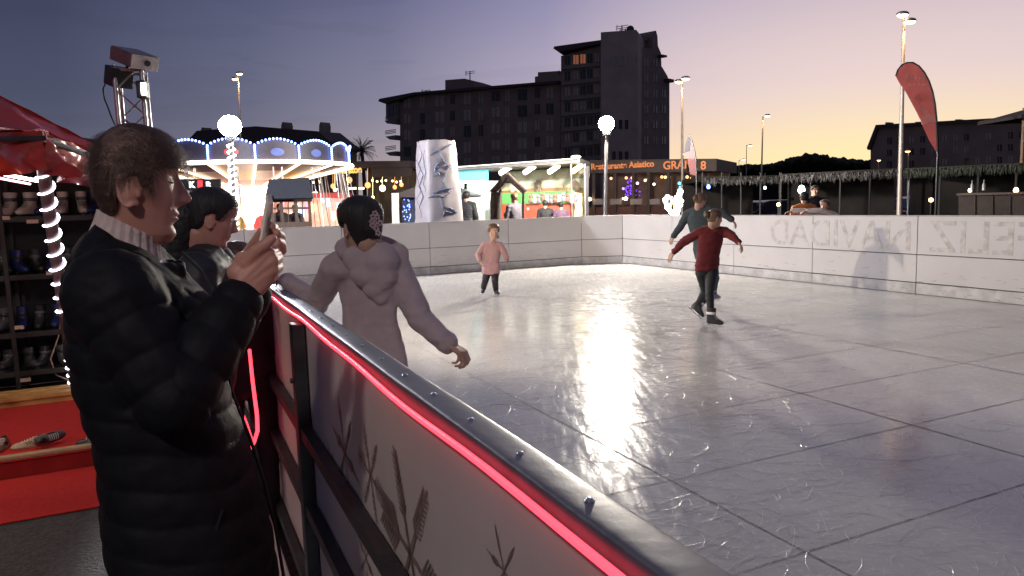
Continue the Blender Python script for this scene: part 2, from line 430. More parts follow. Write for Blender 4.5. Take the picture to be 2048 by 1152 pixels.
def figure(label, J, face, chest, s, outfit, group=None, vox=.0065, hands=((.5, 1), (.5, 1)), head_up=UP, detail=True):
    """J: joints in world space: chin, neck, pelvis, sh/el/wr/ha/hip/kn/an each a pair (left, right), toe directions.
    face / chest: facing directions; s: size relative to a 1.7 m adult"""
    fw = V(chest).normalized(); root_o = V((J['pelvis'].x, J['pelvis'].y, min(J['an'][0].z, J['an'][1].z)-.08*s))
    b = MB(); hs = outfit.get('head', s)
    HM = frame_m(J['chin'], face, head_up, hs); add_head(b, HM, detail)
    nk = HM @ V((-.035, 0, .045)); b.cap(J['neck'], nk, .060*s, .053*s)
    lf = (J['sh'][0]-J['sh'][1]).normalized(); sw = (J['sh'][0]-J['sh'][1]).length/2
    shc = (J['sh'][0]+J['sh'][1])/2; pe = J['pelvis']
    def torso(mb, inf, lo=-.06, hem=None, p=.85, bulk=1.0):
        rings = []; upv = (shc-pe); T = upv.length
        prof = [(lo, .155, .115), (.12, .165, .120), (.32, .150, .112), (.55, .155, .118), (.78, .168, .120), (.93, .160, .105), (1.05, .105, .080), (1.12, .06, .06)]
        for t, w, dth in prof:
            if hem and t < .3: w, dth = w*hem, dth*hem
            k = sw/.175 if t > .5 else 1+(sw/.175-1)*.3
            c = pe+upv*t; k = k if t > .5 else s
            rings.append(ell(c, lf, fw, w*(k if t > .5 else s)*bulk+inf, dth*s*bulk+inf, 28, p))
        mb.loft(rings)
    torso(b, -.02)
    for i in (0, 1):
        b.cap(J['sh'][i], J['el'][i], .048*s, .037*s); b.cap(J['el'][i], J['wr'][i], .038*s, .025*s)
        b.cap(J['hip'][i], J['kn'][i], .078*s, .050*s); b.cap(J['kn'][i], J['an'][i], .052*s, .034*s)
        d = J['ha'][i][0]; add_hand(b, J['wr'][i], d, J['ha'][i][1], (1 if i else -1)*outfit.get('thumbside', 1), s*.98, hands[i][0])
        b.cap(J['wr'][i]-V(d).normalized()*.02, J['wr'][i]+V(d).normalized()*.02, .026*s, .024*s)
    body = remesh(b, 'person', [outfit.get('skin', SKIND)], vox*.8 if s < 1 else vox*.8, None, 2)
    tag(body, label, 'person', group)
    # top
    t = MB(); inf = outfit.get('inf', .012); torso(t, inf*1.2, outfit.get('hem_t', -.12), outfit.get('hem', 1.08), bulk=outfit.get('bulk', 1))
    for i in (0, 1):
        sh, el, wr = J['sh'][i], J['el'][i], J['wr'][i]; t.cap(sh, el, (.054*s+inf), .043*s+inf)
        w2 = el.lerp(wr, outfit.get('sleeve', .94)); t.cap(el, w2, .044*s+inf, .033*s+inf*.9)
        t.cap(shc+(sh-shc)*.3+UP*.02*s, sh, .070*s+inf, .056*s+inf)
        if outfit.get('cuff', True): t.cap(el.lerp(wr, .86), el.lerp(wr, .97), .031*s+inf*.5, .030*s+inf*.5)
    t.cap(shc, J['neck']+UP*.0, .085*s, .068*s)
    if outfit.get('extra'): outfit['extra'](t, J, HM)
    top = remesh(t, outfit.get('top_name', 'sweater'), [outfit['top']], vox, body, outfit.get('sm', 3),
                 fold_fn([*J['el'], *J['sh'], pe, J['wr'][0], J['wr'][1]], outfit.get('fold', .008)*s, 15, len(label) % 17))
    if outfit.get('pants'):
        t = MB()
        for i in (0, 1):
            t.cap(J['hip'][i], J['kn'][i], .088*s+outfit.get('pinf', .004), .057*s+outfit.get('pinf', .004)); t.cap(J['kn'][i], J['kn'][i].lerp(J['an'][i], .95), .058*s+outfit.get('pinf', .004), .040*s+outfit.get('pinf', .004))
        t.ball(pe, (.15*s, .12*s, .12*s), 10, (lf, fw, UP))
        remesh(t, 'trousers', [outfit['pants']], vox, body, 3, fold_fn([*J['kn'], *J['an']], .005*s, 18, 3))
    hm = outfit.get('hair', DARKHAIR); h = MB()
    h.loft(hair_shell(HM, outfit.get('hairkind', 'tied'), outfit.get('hth', .010), 2, .003, 50 if detail else 30, 64 if detail else 36))
    ho = h.obj('hair', hm, body, True)
    if outfit.get('bun'):
        x, z, r = outfit['bun']; h = MB(); c = HM @ V((x, 0, z)); rings = h.ball(c, (r*hs, r*hs*.9, r*hs*1.1), 10)
        bo = remesh(h, 'hair_bun', [hm], .006, ho, 1, fold_fn([], .008, 50, 3))
    if outfit.get('tail'):
        h = MB(); pts = [HM @ V(p) for p in outfit['tail'][0]]
        for a, c, r1, r2 in zip(pts, pts[1:], outfit['tail'][1], outfit['tail'][1][1:]): h.cap(a, c, r1*hs, r2*hs)
        remesh(h, 'ponytail', [hm], .006, ho, 1, fold_fn([], .006, 40, 3))
    for i in (0, 1):
        if outfit.get('skates'):
            bm_, cm_ = outfit['skates']; skate(J['an'][i]-V(J['up'][i]).normalized()*.115*outfit.get('ss', s), J['toe'][i], J['up'][i], outfit.get('ss', s), bm_, cm_, body)
        elif outfit.get('shoes'): shoe(J['an'][i]-UP*.09*s, J['toe'][i], UP, s, outfit['shoes'], body)
    if detail:
        for sd in (-1, 1): e = MB(); e.ball(HM @ V((.0690, sd*.031, .135)), .0110*hs, 8); e.obj('eye', EYEW, body, True)
    return body, HM
def stand(pos, h, face, sway=0, arms='down'):
    "joints of a standing figure at pos (ground point), height h"
    s = h/1.7; f = V(face).normalized(); l = UP.cross(f); o = V(pos)
    J = {'pelvis': o+UP*.93*s, 'neck': o+UP*1.42*s, 'chin': o+UP*1.475*s+f*.02*s}
    J['sh'] = [o+UP*1.38*s+l*.175*s, o+UP*1.38*s-l*.175*s]
    if arms == 'down': J['el'] = [p+l*q*.07*s-UP*.28*s-f*.02 for p, q in zip(J['sh'], (1, -1))]; J['wr'] = [p-UP*.24*s+f*.07*s for p in J['el']]; hd = [(V((0, 0, -1))+f*.2, -l*q) for q in (1, -1)]
    elif arms == 'front': J['el'] = [p+l*q*.05*s-UP*.27*s+f*.03 for p, q in zip(J['sh'], (1, -1))]; J['wr'] = [p+UP*.10*s+f*.22*s-l*q*.10*s for p, q in zip(J['el'], (1, -1))]; hd = [(f*1+UP*.4-l*q*.3, -l*q) for q in (1, -1)]
    J['ha'] = hd
    J['hip'] = [o+UP*.90*s+l*q*.09*s for q in (1, -1)]; J['kn'] = [o+UP*.50*s+l*q*.10*s+f*.02 for q in (1, -1)]; J['an'] = [o+UP*.09*s+l*q*.11*s for q in (1, -1)]
    J['toe'] = [f+l*.15, f-l*.15]; J['up'] = [UP, UP]; return J, s
# ================================================================== SETTING: ground, ice
def ice_mat():
    m = bpy.data.materials.new('ice'); m.use_nodes = True; nt = m.node_tree; N = nt.nodes; L = nt.links; b = N['Principled BSDF']
    tc = N.new('ShaderNodeTexCoord')
    def noise_(s, d=4, st=None, rough=.6):
        n = N.new('ShaderNodeTexNoise'); n.inputs['Scale'].default_value = s; n.inputs['Detail'].default_value = d; n.inputs['Roughness'].default_value = rough
        if st:
            mp = N.new('ShaderNodeMapping'); mp.inputs['Scale'].default_value = st[:3]; mp.inputs['Rotation'].default_value = (0, 0, st[3]); L.new(tc.outputs['Object'], mp.inputs[0]); L.new(mp.outputs[0], n.inputs['Vector'])
        else: L.new(tc.outputs['Object'], n.inputs['Vector'])
        return n.outputs[0]
    big = noise_(.9, 5); fine = noise_(26, 4); st1 = noise_(14, 3, (1, .12, 1, .5)); st2 = noise_(20, 3, (1, .10, 1, 2.0))
    r = N.new('ShaderNodeValToRGB'); L.new(big, r.inputs[0]); e = r.color_ramp.elements
    e[0].position = .32; e[0].color = (.39, .382, .372, 1); e[1].position = .68; e[1].color = (.485, .472, .455, 1)
    r2 = N.new('ShaderNodeValToRGB'); L.new(fine, r2.inputs[0]); r2.color_ramp.elements[0].position = .55; r2.color_ramp.elements[1].position = .78
    r2.color_ramp.elements[0].color = (0, 0, 0, 1); r2.color_ramp.elements[1].color = (.16, .16, .17, 1)
    ad = N.new('ShaderNodeMix'); ad.data_type = 'RGBA'; ad.blend_type = 'ADD'; ad.inputs['Factor'].default_value = 1
    s = [i for i in ad.inputs if i.type == 'RGBA']; L.new(r.outputs[0], s[0]); L.new(r2.outputs[0], s[1])
    L.new([o for o in ad.outputs if o.type == 'RGBA'][0], b.inputs['Base Color'])
    mx = N.new('ShaderNodeMath'); mx.operation = 'MAXIMUM'; L.new(st1, mx.inputs[0]); L.new(st2, mx.inputs[1])
    mr = N.new('ShaderNodeMapRange'); L.new(mx.outputs[0], mr.inputs[0]); mr.inputs[1].default_value = .45; mr.inputs[2].default_value = .75
    mr.inputs[3].default_value = .11; mr.inputs[4].default_value = .27; L.new(mr.outputs[0], b.inputs['Roughness'])
    b.inputs['Specular IOR Level'].default_value = .24
    b1 = N.new('ShaderNodeBump'); b1.inputs['Strength'].default_value = .30; b1.inputs['Distance'].default_value = .004; L.new(mx.outputs[0], b1.inputs['Height'])
    b2 = N.new('ShaderNodeBump'); b2.inputs['Strength'].default_value = .20; b2.inputs['Distance'].default_value = .006; L.new(noise_(7, 5), b2.inputs['Height']); L.new(b1.outputs[0], b2.inputs['Normal'])
    L.new(b2.outputs[0], b.inputs['Normal']); return m
ICE = ice_mat()
ASPH = mat('asphalt', (.045, .041, .040), .6, var=.75, vs=42, bump=1.0, bs=70)
g = MB(); N_ = 48; ring = [V((900*math.cos(2*PI*i/N_), 900*math.sin(2*PI*i/N_), ZG)) for i in range(N_)]
g.add(ring, [tuple(range(N_))]); tag(g.obj('ground', ASPH), kind='structure')
g = MB(); ice_poly = [R(-4, .44), R(-4, 10.34), R(15.4, 10.34), R(15.94, 9.4), R(15.94, .44)]
g.prism([p-UP*.07 for p in ice_poly], UP*.07); tag(g.obj('ice_rink', ICE), kind='structure')
JOINT = mat('joint', (.22, .215, .21), .8, var=.4, vs=30)
g = MB(); rj = random.Random(5)
def strip(mb, a, b, w, z, wob=.002):
    n = max(2, int((b-a).length/.08)); d = (b-a).normalized(); s = V((-d.y, d.x, 0)); vs = []
    for i in range(n+1):
        p = a.lerp(b, i/n)+UP*z; q = w/2*(.55+.9*rj.random()); o = s*rj.uniform(-wob, wob); vs += [p-s*q+o, p+s*q+o]
    mb.add(vs, [(2*i, 2*i+1, 2*i+3, 2*i+2) for i in range(n)])
us = [k*.955+3.17 for k in range(-6, 14)]
for u in us:
    if -4 < u < 15.9: strip(g, R(u, .5), R(u, 10.28), .007, .002)
for i, v in enumerate((.45+.0, 2.42, 4.42, 6.42, 8.42)):
    if v > .5: strip(g, R(-4, v), R(15.9, v), .011, .0024)
tag(g.obj('ice_joint', JOINT), kind='structure')
SCR = mat('scratch', (.58, .58, .59), .32, var=.1, spec=.45)
g = MB(); rs = random.Random(11)
for k in range(6500):
    u = rs.uniform(-1, 15.2); v = rs.uniform(.6, 10.1)
    if rs.random() < .75: u = rs.uniform(1.5, 10.5); c_ = 1.1+.56*u; v = min(10, max(.6, rs.gauss(c_, 1.0)))
    a = rs.uniform(0, 2*PI) if rs.random() < .6 else rs.gauss(.4, .5); L_ = rs.uniform(.04, .42)*(1.6 if rs.random() < .12 else 1); cv = rs.gauss(0, 4.0); w = rs.uniform(.0004, .0012); n = 6
    p = R(u, v, .0030+rs.random()*.0012); vs = []; tilt = rs.uniform(-1, 1)*.0005
    for i in range(n+1):
        t = i/n; d = V((math.cos(a), math.sin(a), 0)); s = V((-d.y, d.x, 0)); ww = w*(1-abs(2*t-1)**2*.8)
        vs += [p-s*ww+UP*tilt, p+s*ww-UP*tilt]; p = p+d*L_/n; a += cv*L_/n
    g.add(vs, [(2*i, 2*i+1, 2*i+3, 2*i+2) for i in range(n)])
tag(g.obj('ice_scratches', SCR), kind='stuff')
# ================================================================== RINK BARRIERS
WH = mat('white_panel', (.72, .68, .66), .45, var=.05, vs=1.5, bump=.05, bs=40)
WH2 = mat('white_kick', (.66, .63, .61), .45, var=.22, vs=5)
SEAM = mat('seam', (.085, .080, .078), .7, var=.3, vs=20)
STEEL = mat('dark_steel', (.045, .05, .055), .45, .5, var=.3, vs=12, bump=.1)
CAPW = mat('cap_white', (.5, .49, .49), .4)
LET = mat('faded_letters', (.635, .595, .56), .5, var=.25, vs=9)
def wall_run(root, pts, out):
    "pts: joints on the inner face, out: outward direction"
    n = len(pts)
    for a, b in zip(pts, pts[1:]):
        d = (b-a); l = d.length; d.normalize(); o = out(a, b); g = MB(); c = (a+b)/2
        g.box(c+o*.015+UP*.90, (l-.012, .03, .575), (d, o, UP), .004); g.mi = 0
        g.box(c+o*.0165+UP*.390, (l-.012, .03, .420), (d, o, UP), .004); g.mi = 1
        g.box(c+o*.013+UP*.085, (l-.010, .03, .162), (d, o, UP), .004)
        g.obj('panel', [WH, WH2], root)
        g = MB(); g.box(c+o*.05+UP*.6, (l-.004, .03, 1.17), (d, o, UP)); g.obj('backing', SEAM, root)
        g = MB(); g.box(c+o*.022+UP*1.197, (l-.003, .06, .014), (d, o, UP), .003); g.obj('top_rail', CAPW, root)
    for p in pts[1:-1]:
        a = pts[pts.index(p)-1]; o = out(a, p); g = MB(); g.box(p+o*.10+UP*.55, (.05, .06, 1.2), (o.cross(UP), o, UP)); g.obj('post', STEEL, root)
t = thing('rink_barrier', 'white panelled ice rink barrier along far end and right side with faded mirrored lettering', 'rink barrier', R(15.9, 9.4))
wall_run(t, [R(15.9, v) for v in (.50, 1.36, 3.36, 5.36, 7.36, 9.4)], lambda a, b: AX)
wall_run(t, [R(15.9, 9.4), R(15.4, 10.3)], lambda a, b: (AX+BX*.55).normalized())
wall_run(t, [R(15.4-2*k, 10.3) for k in range(0, 10)], lambda a, b: BX)
lt = text('lettering', 'NAVIDAD', .66, LET, R(7.47, 10.2975, .665), AX, UP, t, .001, 'LEFT', .004)
lt = text('lettering', 'FELIZ', .66, LET, R(7.20, 10.2975, .665), AX, UP, t, .001, 'RIGHT', .004)
SCUF = mat('scuff_grey', (.16, .15, .15), .7, var=.3, vs=20)
g = MB()
for k in range(420):
    on = rs.random() < .55; L_ = rs.uniform(.02, .16); z = min(1.1, abs(rs.gauss(.02, .22))+.02); dz = rs.gauss(0, .012); w = rs.uniform(.0008, .003)
    if on: c = R(rs.uniform(2, 15), 10.2945, z); d = AX
    else: c = R(15.8945, rs.uniform(1, 9), z); d = BX
    g.quad(c-UP*w, c+UP*w, c+d*L_+UP*(dz+w*.3), c+d*L_+UP*(dz-w*.3))
tag(g.obj('scuff_marks', SCUF, t), kind='stuff')
# near barrier, seen from outside
RAIL = mat('rail_plastic', (.10, .095, .12), .42, var=.2, vs=14, bump=.10, bs=26)
LEDR = mat('led_red', (.8, .05, .1), .4, emit=(1, .05, .075), es=2.6, var=0)
PANO = mat('white_panel_outer', (.58, .51, .49), .65, var=.06, vs=4)
FLK = mat('snowflake_print', (.24, .175, .155), .45, var=.4, vs=30)
SCREW = mat('screw', (.55, .55, .57), .3, 1, var=.1)
t = thing('rink_barrier', 'near rink barrier with dark handrail, red light tube and snowflake prints on white panels', 'rink barrier', R(2, .45, ZG))
posts = [.55+2.2*k for k in range(-1, 8)]
flakes = [(1, 690, 905, .17, 3, .2), (1, 742, 950, .135, 1, .15), (1, 822, 1108, .24, 2, .1), (1, 733, 1115, .10, 3, .3), (1, 662, 930, .08, 1, .2),
          (2, 545, 700, .14, 3, .2), (2, 566, 790, .10, 1, .1), (2, 535, 780, .08, 1, .4), (2, 555, 620, .07, 1, .1), (1, 1010, 1142, .07, 3, .1)]
def flake(mb, c, r, kind, rot):
    z0 = -BX*.0022
    for k in range(6):
        a = rot+k*PI/3; d = AX*math.cos(a)+UP*math.sin(a); s = -AX*math.sin(a)+UP*math.cos(a)
        w = r*(.035 if kind != 3 else .03)
        mb.quad(c+z0-s*w, c+z0+s*w, c+z0+d*r+s*w*.5, c+z0+d*r-s*w*.5)
        if kind == 3:      # petal shaped arms
            pts = [(.30, 0), (.5, .11), (.75, .12), (1.0, 0), (.75, -.12), (.5, -.11)]
            if k % 3 == 0: mb.add([c+z0*(1.3)+d*r*x*.7+s*r*y*.8 for x, y in pts], [tuple(range(6))])
            else: mb.add([c+z0*(1.3)+d*r*x+s*r*y*.36 for x, y in pts], [tuple(range(6))])
        else:
            m = 9 if kind == 2 else 5
            for q in range(m):
                x = .34+.6*q/m; l = r*(.25 if k % 3 == 0 else .12)*(1-.25*q/m)
                for sg in (-1, 1):
                    b = c+d*r*x; e = b+d*l*.75+s*sg*l; ww = d*r*.024
                    mb.quad(b+z0*1.25-ww, b+z0*1.25+ww, e+z0*1.25+ww*.6, e+z0*1.25-ww*.6)
for i, (a, b) in enumerate(zip(posts, posts[1:])):
    g = MB(); c = R((a+b)/2, .434)
    g.box(c+UP*.585, (b-a-.01, .018, 1.12), (AX, BX, UP), .003); g.mi = 1
    for (pi_, x, y, r, k, ro) in flakes:
        if pi_ == i:
            flake(g, Q(x, y, .4245), r, k, ro)
    g.obj('panel', [PANO, FLK], t)
for u in posts:
    g = MB(); g.box(R(u, .396, .55), (.075, .045, 1.19), (AX, BX, UP), .003); g.tube([R(u, .372, .93), R(u, .360, .93)], .010, 8); g.obj('post', STEEL, t)
for a, b in zip(posts, posts[1:]):
    for z in (.735, .44, .05):
        g = MB(); g.bar(R(a+.045, .398, z), R(b-.045, .398, z), .035, .045, bev=.002); g.obj('crossbar', STEEL, t)
g = MB(); prof = []
for k in range(17):
    a = PI*k/16; prof.append((-.033*math.copysign(abs(math.cos(a))**.8, math.cos(a)), .014*max(0, math.sin(a))**.30))
cs = [(-.033, -.028)]+prof+[(.033, -.028)]
nseg = 60; rings = []
for k in range(nseg+1):
    u = -.9+16.3*k/nseg; wob = .0008*math.sin(u*7); rings.append([R(u, .449+x+wob*.5, 1.176+z+wob) for x, z in cs])
g.loft(rings); rail = g.obj('handrail', RAIL, t, True)
for k in range(70):
    u = .749+.197*k
    if u > 15: break
    g = MB(); g.lathe([(0, .003), (.003, .0028), (.0048, .0015), (.0055, 0), (.0068, -.0005), (.0068, -.003)], R(u, .447, 1.1905), 10); g.obj('screw', SCREW, rail, True)
g = MB(); pts = []
for k in range(150):
    u = -.9+k*.11; sag = .004*math.sin(u*3.1)+.003*math.sin(u*7.7); pts.append(R(u, .4045, 1.161+(sag if u > .6 else 0)))
g.tube(pts, .0056, 8); g.obj('led_tube', LEDR, t, True)
g = MB(); g.tube([Q(499, 700, .30), Q(505, 760, .29), Q(514, 830, .28), Q(515, 862, .27), Q(508, 885, .26), Q(498, 902, .25), Q(488, 908, .24)], .008, 8); g.tube([Q(483, 820, .29), Q(493, 845, .285), Q(504, 880, .275)], .006, 8)
tag(g.obj('loose_light_rope', LEDR, None, True), 'loose red glowing light rope hanging in a loop outside the near barrier', 'light rope')
LEDGE = mat('pale_ledge', (.55, .5, .5), .6, var=.15)
g = MB(); g.box(R(6.5, .22, -.03), (17, .26, .10), (AX, BX, UP), .008); tag(g.obj('base_ledge', LEDGE), 'low pale ledge running along the foot of the near barrier, tinted red', 'ledge')
# ================================================================== POLES AND FLOODLIGHTS
GALV = mat('galvanised', (.30, .29, .29), .4, .7, var=.15)
BLACK = mat('black_plastic', (.012, .012, .014), .45, var=.3)
FLOOD = mat('flood_glass', (.9, .9, .9), .3, emit=(1, .91, .78), es=2900, var=0)
FLOODC = mat('flood_glass_cool', (.9, .9, .9), .3, emit=(.93, .93, 1), es=1000, var=0)
ROPEW = mat('rope_white', (.9, .9, .9), .4, emit=(.92, .90, 1), es=7, var=0)
def flood(base, top, r, m, label, group=None):
    t = thing('floodlight', label, 'floodlight', base)
    g = MB(); g.tube([base, top], [.05, .045], 12); g.lathe([(.10, 0), (.10, .02), (.055, .05)], base, 14); g.obj('pole', GALV, t, True)
    g = MB(); g.lathe([(.03, -.16), (.10, -.15), (.11, -.05), (.0, -.04)], top+UP*.12, 14); g.obj('socket', BLACK, t, True)
    g = MB(); g.ball(top+UP*(.06+r), (r, r, r*.95), 14); g.obj('globe', m, t, True); return t
b = P(1207, 430, 19.4); b.z = ZG; tp = P(1213, 268, 19.4)
flood(b, tp, .205, FLOOD, 'warm white globe floodlight on a bare pole behind the far corner of the rink')
b = P(469, 455, 15.6); tp = P(462, 280, 15.6); b2 = b.copy(); b2.z = ZG
ft = flood(b2, tp, .23, FLOODC, 'cool white globe floodlight on the pole wound with a white light rope')
b9 = R(-3.6, -3.2); b9.z = ZG; flood(b9, V((b9.x, b9.y, 5.2)), .27, mat('flood_glass_fill', (.9, .9, .9), .3, emit=(1, .88, .80), es=230, var=0), 'added fill floodlight, an unseen dimmer globe on a bare pole behind the camera')  # fill lamp added out of view to brighten the near figures and panel
def helix(a, b, r, pitch, rr, n=10):
    d = (b-a); l = d.length; d.normalize(); x = d.cross(V((1, .3, 0))).normalized(); y = d.cross(x); k = int(l/pitch*n); return [a+d*(l*i/k)+(x*math.cos(2*PI*i/n)+y*math.sin(2*PI*i/n))*r for i in range(k+1)]
g = MB(); g.tube(helix(b+UP*-.4, P(462, 288, 15.6), .075, .13, .02), .020, 5); g.obj('light_rope', ROPEW, ft, True)
# street lamps
LAMPE = mat('lamp_sodium', (.9, .8, .6), .4, emit=(1, .62, .26), es=12, var=0)
LAMPO = mat('lamp_orange', (.9, .6, .3), .4, emit=(1, .50, .16), es=10, var=0)
POLE = mat('lamp_pole', (.42, .37, .34), .45, .3, var=.12)
def street_lamp(px, y_top, D, heads, label, rad=.09, lamp=LAMPE, s=1.0, glow=0, px2=None):
    top = P(px, y_top, D); base = P(px2 if px2 else px, 430, D); base = V((top.x, top.y, ZG)) if not px2 else V((base.x, base.y, ZG))
    t = thing('street_lamp', label, 'street lamp', base, group='street lamps round the square')
    g = MB(); g.tube([base, base.lerp(top, .5), top], [rad, rad*.75, rad*.5], 10); g.obj('pole', POLE, t, True)
    for (dx, dy) in heads:
        h = top+V((dx*s, -.1, dy*s)); g = MB(); g.tube([top-UP*.1*s, top.lerp(h, .5)+UP*.05*s, h], .03*s, 6)
        g.ball(h+UP*.07*s, (.24*s, .18*s, .10*s), 8); f = g.obj('lamp_head', GALV, t, True)
        g = MB(); g.ball(h+UP*.02*s, (.21*s, .15*s, .10*s), 8); g.obj('diffuser', lamp, f, True)
    if glow:
        l = bpy.data.lights.new('lamp_glow', 'SPOT'); l.energy = glow; l.color = (1, .55, .25); l.shadow_soft_size = .1; l.spot_size = 2.6; l.spot_blend = .6
        o = link('lamp_glow', l, t); o.location = top-UP*.12+V((0, -.45, 0))
    return t
street_lamp(1808, 40, 22, [(-.13, .14), (.16, -.12)], 'tall double headed street lamp behind the large red feather flag', .085, s=.75, glow=160, px2=1799)
street_lamp(1364, 163, 32, [(-.19, -.05), (.17, .10)], 'double headed street lamp right of the dark apartment tower', .075, s=.8, glow=200)
street_lamp(477, 153, 46, [(-.2, -.2), (.12, .14)], 'double headed street lamp above the swing carousel', .085, s=.9, glow=300, px2=484)
street_lamp(1526, 233, 62, [(.30, .0)], 'single headed street lamp against the pink sky above the hill', .09, s=1.1, glow=250, px2=1521)
street_lamp(1493, 290, 105, [(.45, -.1)], 'small far street lamp, second from the right over the hill', .08, lamp=LAMPE, s=1.2)
street_lamp(1478, 320, 150, [(.6, 0)], 'farthest tiny street lamp just above the hill line', .10, lamp=LAMPE, s=1.5)
street_lamp(1817, 303, 70, [(-.12, 0)], 'short orange street lamp in front of the long dark building', .09, lamp=LAMPO, s=1.1)
street_lamp(1757, 321, 85, [(0, 0)], 'low orange lamp by the left corner of the long dark building', .09, lamp=LAMPO, s=1.0)
g = MB(); a = P(1818, 345, 24); g.tube([V((a.x, a.y, ZG)), a], .035, 8); g.lathe([(.10, 0), (.08, .03), (.036, .05)], V((a.x, a.y, ZG)), 12); g.ball(a, .05, 6)
tag(g.obj('post', mat('pale_post', (.5, .52, .6), .5), None, True), 'thin pale bluish post standing behind the right barrier', 'post')
# ================================================================== TRUSS TOWER with spotlight and boxes
TR = mat('truss_alu', (.35, .33, .33), .35, .8, var=.15)
c0 = P(268, 235, 8.0); cx = V((c0.x, c0.y, 0)); top = P(268, 140, 8.0).z; hw = .13
t = thing('truss_tower', 'square aluminium lattice tower rising behind the woman with the phone', 'tower', (c0.x, c0.y, ZG)); X1 = V((.95, .3, 0)).normalized(); Y1 = V((-X1.y, X1.x, 0))
cor = [X1*a*hw+Y1*b_*hw for a, b_ in ((-1, -1), (1, -1), (1, 1), (-1, 1))]
for c in cor: g = MB(); g.tube([cx+c+UP*ZG, cx+c+UP*top], .024, 8); g.obj('chord', TR, t, True)
k = 0; z = ZG+.1; g = MB()
while z < top-.1:
    for i in range(4):
        a, b_ = cor[i], cor[(i+1) % 4]
        g.tube([cx+a+UP*z, cx+b_+UP*(z+.26)] if k % 2 else [cx+b_+UP*z, cx+a+UP*(z+.26)], .010, 6)
    z += .26; k += 1
for i in range(4): g.tube([cx+cor[i]+UP*(top-.02), cx+cor[(i+1) % 4]+UP*(top-.02)], .016, 6)
g.obj('lattice', TR, t, True)
g = MB(); g.box((cx.x, cx.y, ZG+.015), (.6, .6, .03), bev=.004); g.obj('base_plate', TR, t)
BOXW = mat('box_pale', (.50, .46, .45), .4, var=.1); BOXD = mat('box_side', (.16, .10, .11), .5, var=.2)
a = P(268, 117, 8.0); fx = (P(300, 130, 7.85)-P(245, 108, 8.15)).normalized(); fy = fx.cross(UP).normalized(); fz = fy.cross(fx)*-1
if fz.z < 0: fz = -fz
t = thing('projector', 'pale tilted projector box on top of the lattice tower', 'projector', a)
g = MB(); g.box(a, (.42, .30, .14), (fx, fy, fz), .01); g.obj('case', BOXD, t)
g = MB(); g.box(a+fx*.218, (.012, .29, .145), (fx, fy, fz), .004); g.obj('front_plate', BOXW, t)
g = MB(); g.tube([a+fx*.22-fy*.02, a+fx*.245-fy*.02], .030, 14); g.obj('lens', BLACK, t, True)
g = MB(); g.box(a+fz*.075, (.40, .28, .006), (fx, fy, fz)); g.obj('lid', mat('lid_grey', (.2, .19, .22), .4), t)
g = MB(); g.bar(a-fz*.07-fx*.12, V((a.x-.08, a.y, top-.0)), .03, .05); g.bar(a-fz*.07+fx*.08, V((a.x+.04, a.y, top)), .03, .05); g.obj('bracket', STEEL, t)
a = P(238, 154, 7.95); t = thing('spotlight', 'black spotlight box clamped to the left of the lattice tower with a dangling cable', 'spotlight', a)
g = MB(); g.box(a, (.20, .22, .20), (fx, fy, fz), .012); g.bar(a, P(256, 150, 8), .04); g.obj('housing', BLACK, t)
g = MB(); g.tube([P(222, 162, 7.95), P(212, 165, 7.95), P(206, 178, 7.95), P(209, 198, 7.95), P(216, 215, 7.95), P(222, 232, 7.95), P(230, 250, 7.95)], .008, 6); g.obj('cable', BLACK, t, True)
SPOTE = mat('spot_lens', (.9, .9, .9), .3, emit=(1, .93, .80), es=40, var=0)
a = P(287, 178, 7.75); t = thing('spotlight', 'bright small spotlight shining from the right leg of the lattice tower', 'spotlight', a)
g = MB(); g.box(a+V((-.03, .05, 0)), (.10, .10, .18), None, .01); g.obj('housing', BLACK, t)
g = MB(); g.box(a+V((.005, -.006, 0)), (.05, .012, .12), None, .004); g.obj('lens', SPOTE, t)
l = bpy.data.lights.new('spot_beam', 'SPOT'); l.energy = 1050; l.color = (1, .86, .68); l.shadow_soft_size = .05; l.spot_size = math.radians(100); l.spot_blend = .5
o = link('spot_beam', l, t); o.location = a+V((.10, -.06, 0)); tgt = V((6.0, 11.2, .4)); o.rotation_euler = (tgt-o.location).to_track_quat('-Z', 'Y').to_euler()
# ================================================================== FEATHER FLAGS
def fabric(name, col, tr=.5):
    m = mat(name, col, .7, var=.08, vs=6); nt = m.node_tree; N = nt.nodes; L = nt.links; b = N['Principled BSDF']
    t_ = N.new('ShaderNodeBsdfTranslucent'); src = b.inputs['Base Color'].links[0].from_socket if b.inputs['Base Color'].links else None
    if src: L.new(src, t_.inputs[0])
    else: t_.inputs[0].default_value = (*col, 1)
    mx = N.new('ShaderNodeMixShader'); mx.inputs[0].default_value = tr; L.new(b.outputs[0], mx.inputs[1]); L.new(t_.outputs[0], mx.inputs[2])
    L.new(mx.outputs[0], N['Material Output'].inputs[0]); return m
FRED = fabric('flag_red', (.62, .27, .26), .72); FPALE = fabric('flag_print', (.85, .62, .58), .75)
def flag(pts, polep, D, label, zones):
    nrm = V((-.5, -.85, 0)).normalized(); o = P(*pts[0], D); cv = lambda x, y, k=0: onplane(x, y, o, nrm)+nrm*k
    bp = cv(*polep[-1]); base = V((bp.x, bp.y, ZG)); t = thing('feather_flag', label, 'flag', base)
    for poly, m in zones:
        g = MB(); g.prism([cv(x, y) for x, y in poly], nrm*.004); g.obj('banner', m, t)
    g = MB(); g.tube([base]+[cv(x, y) for x, y in polep[::-1]], [.022]+[.020-.012*i/len(polep) for i in range(len(polep))], 8); g.obj('pole', BLACK, t, True)
    g = MB(); g.box(base+UP*.02, (.5, .5, .04), bev=.01); g.obj('foot', STEEL, t); return t, cv, nrm
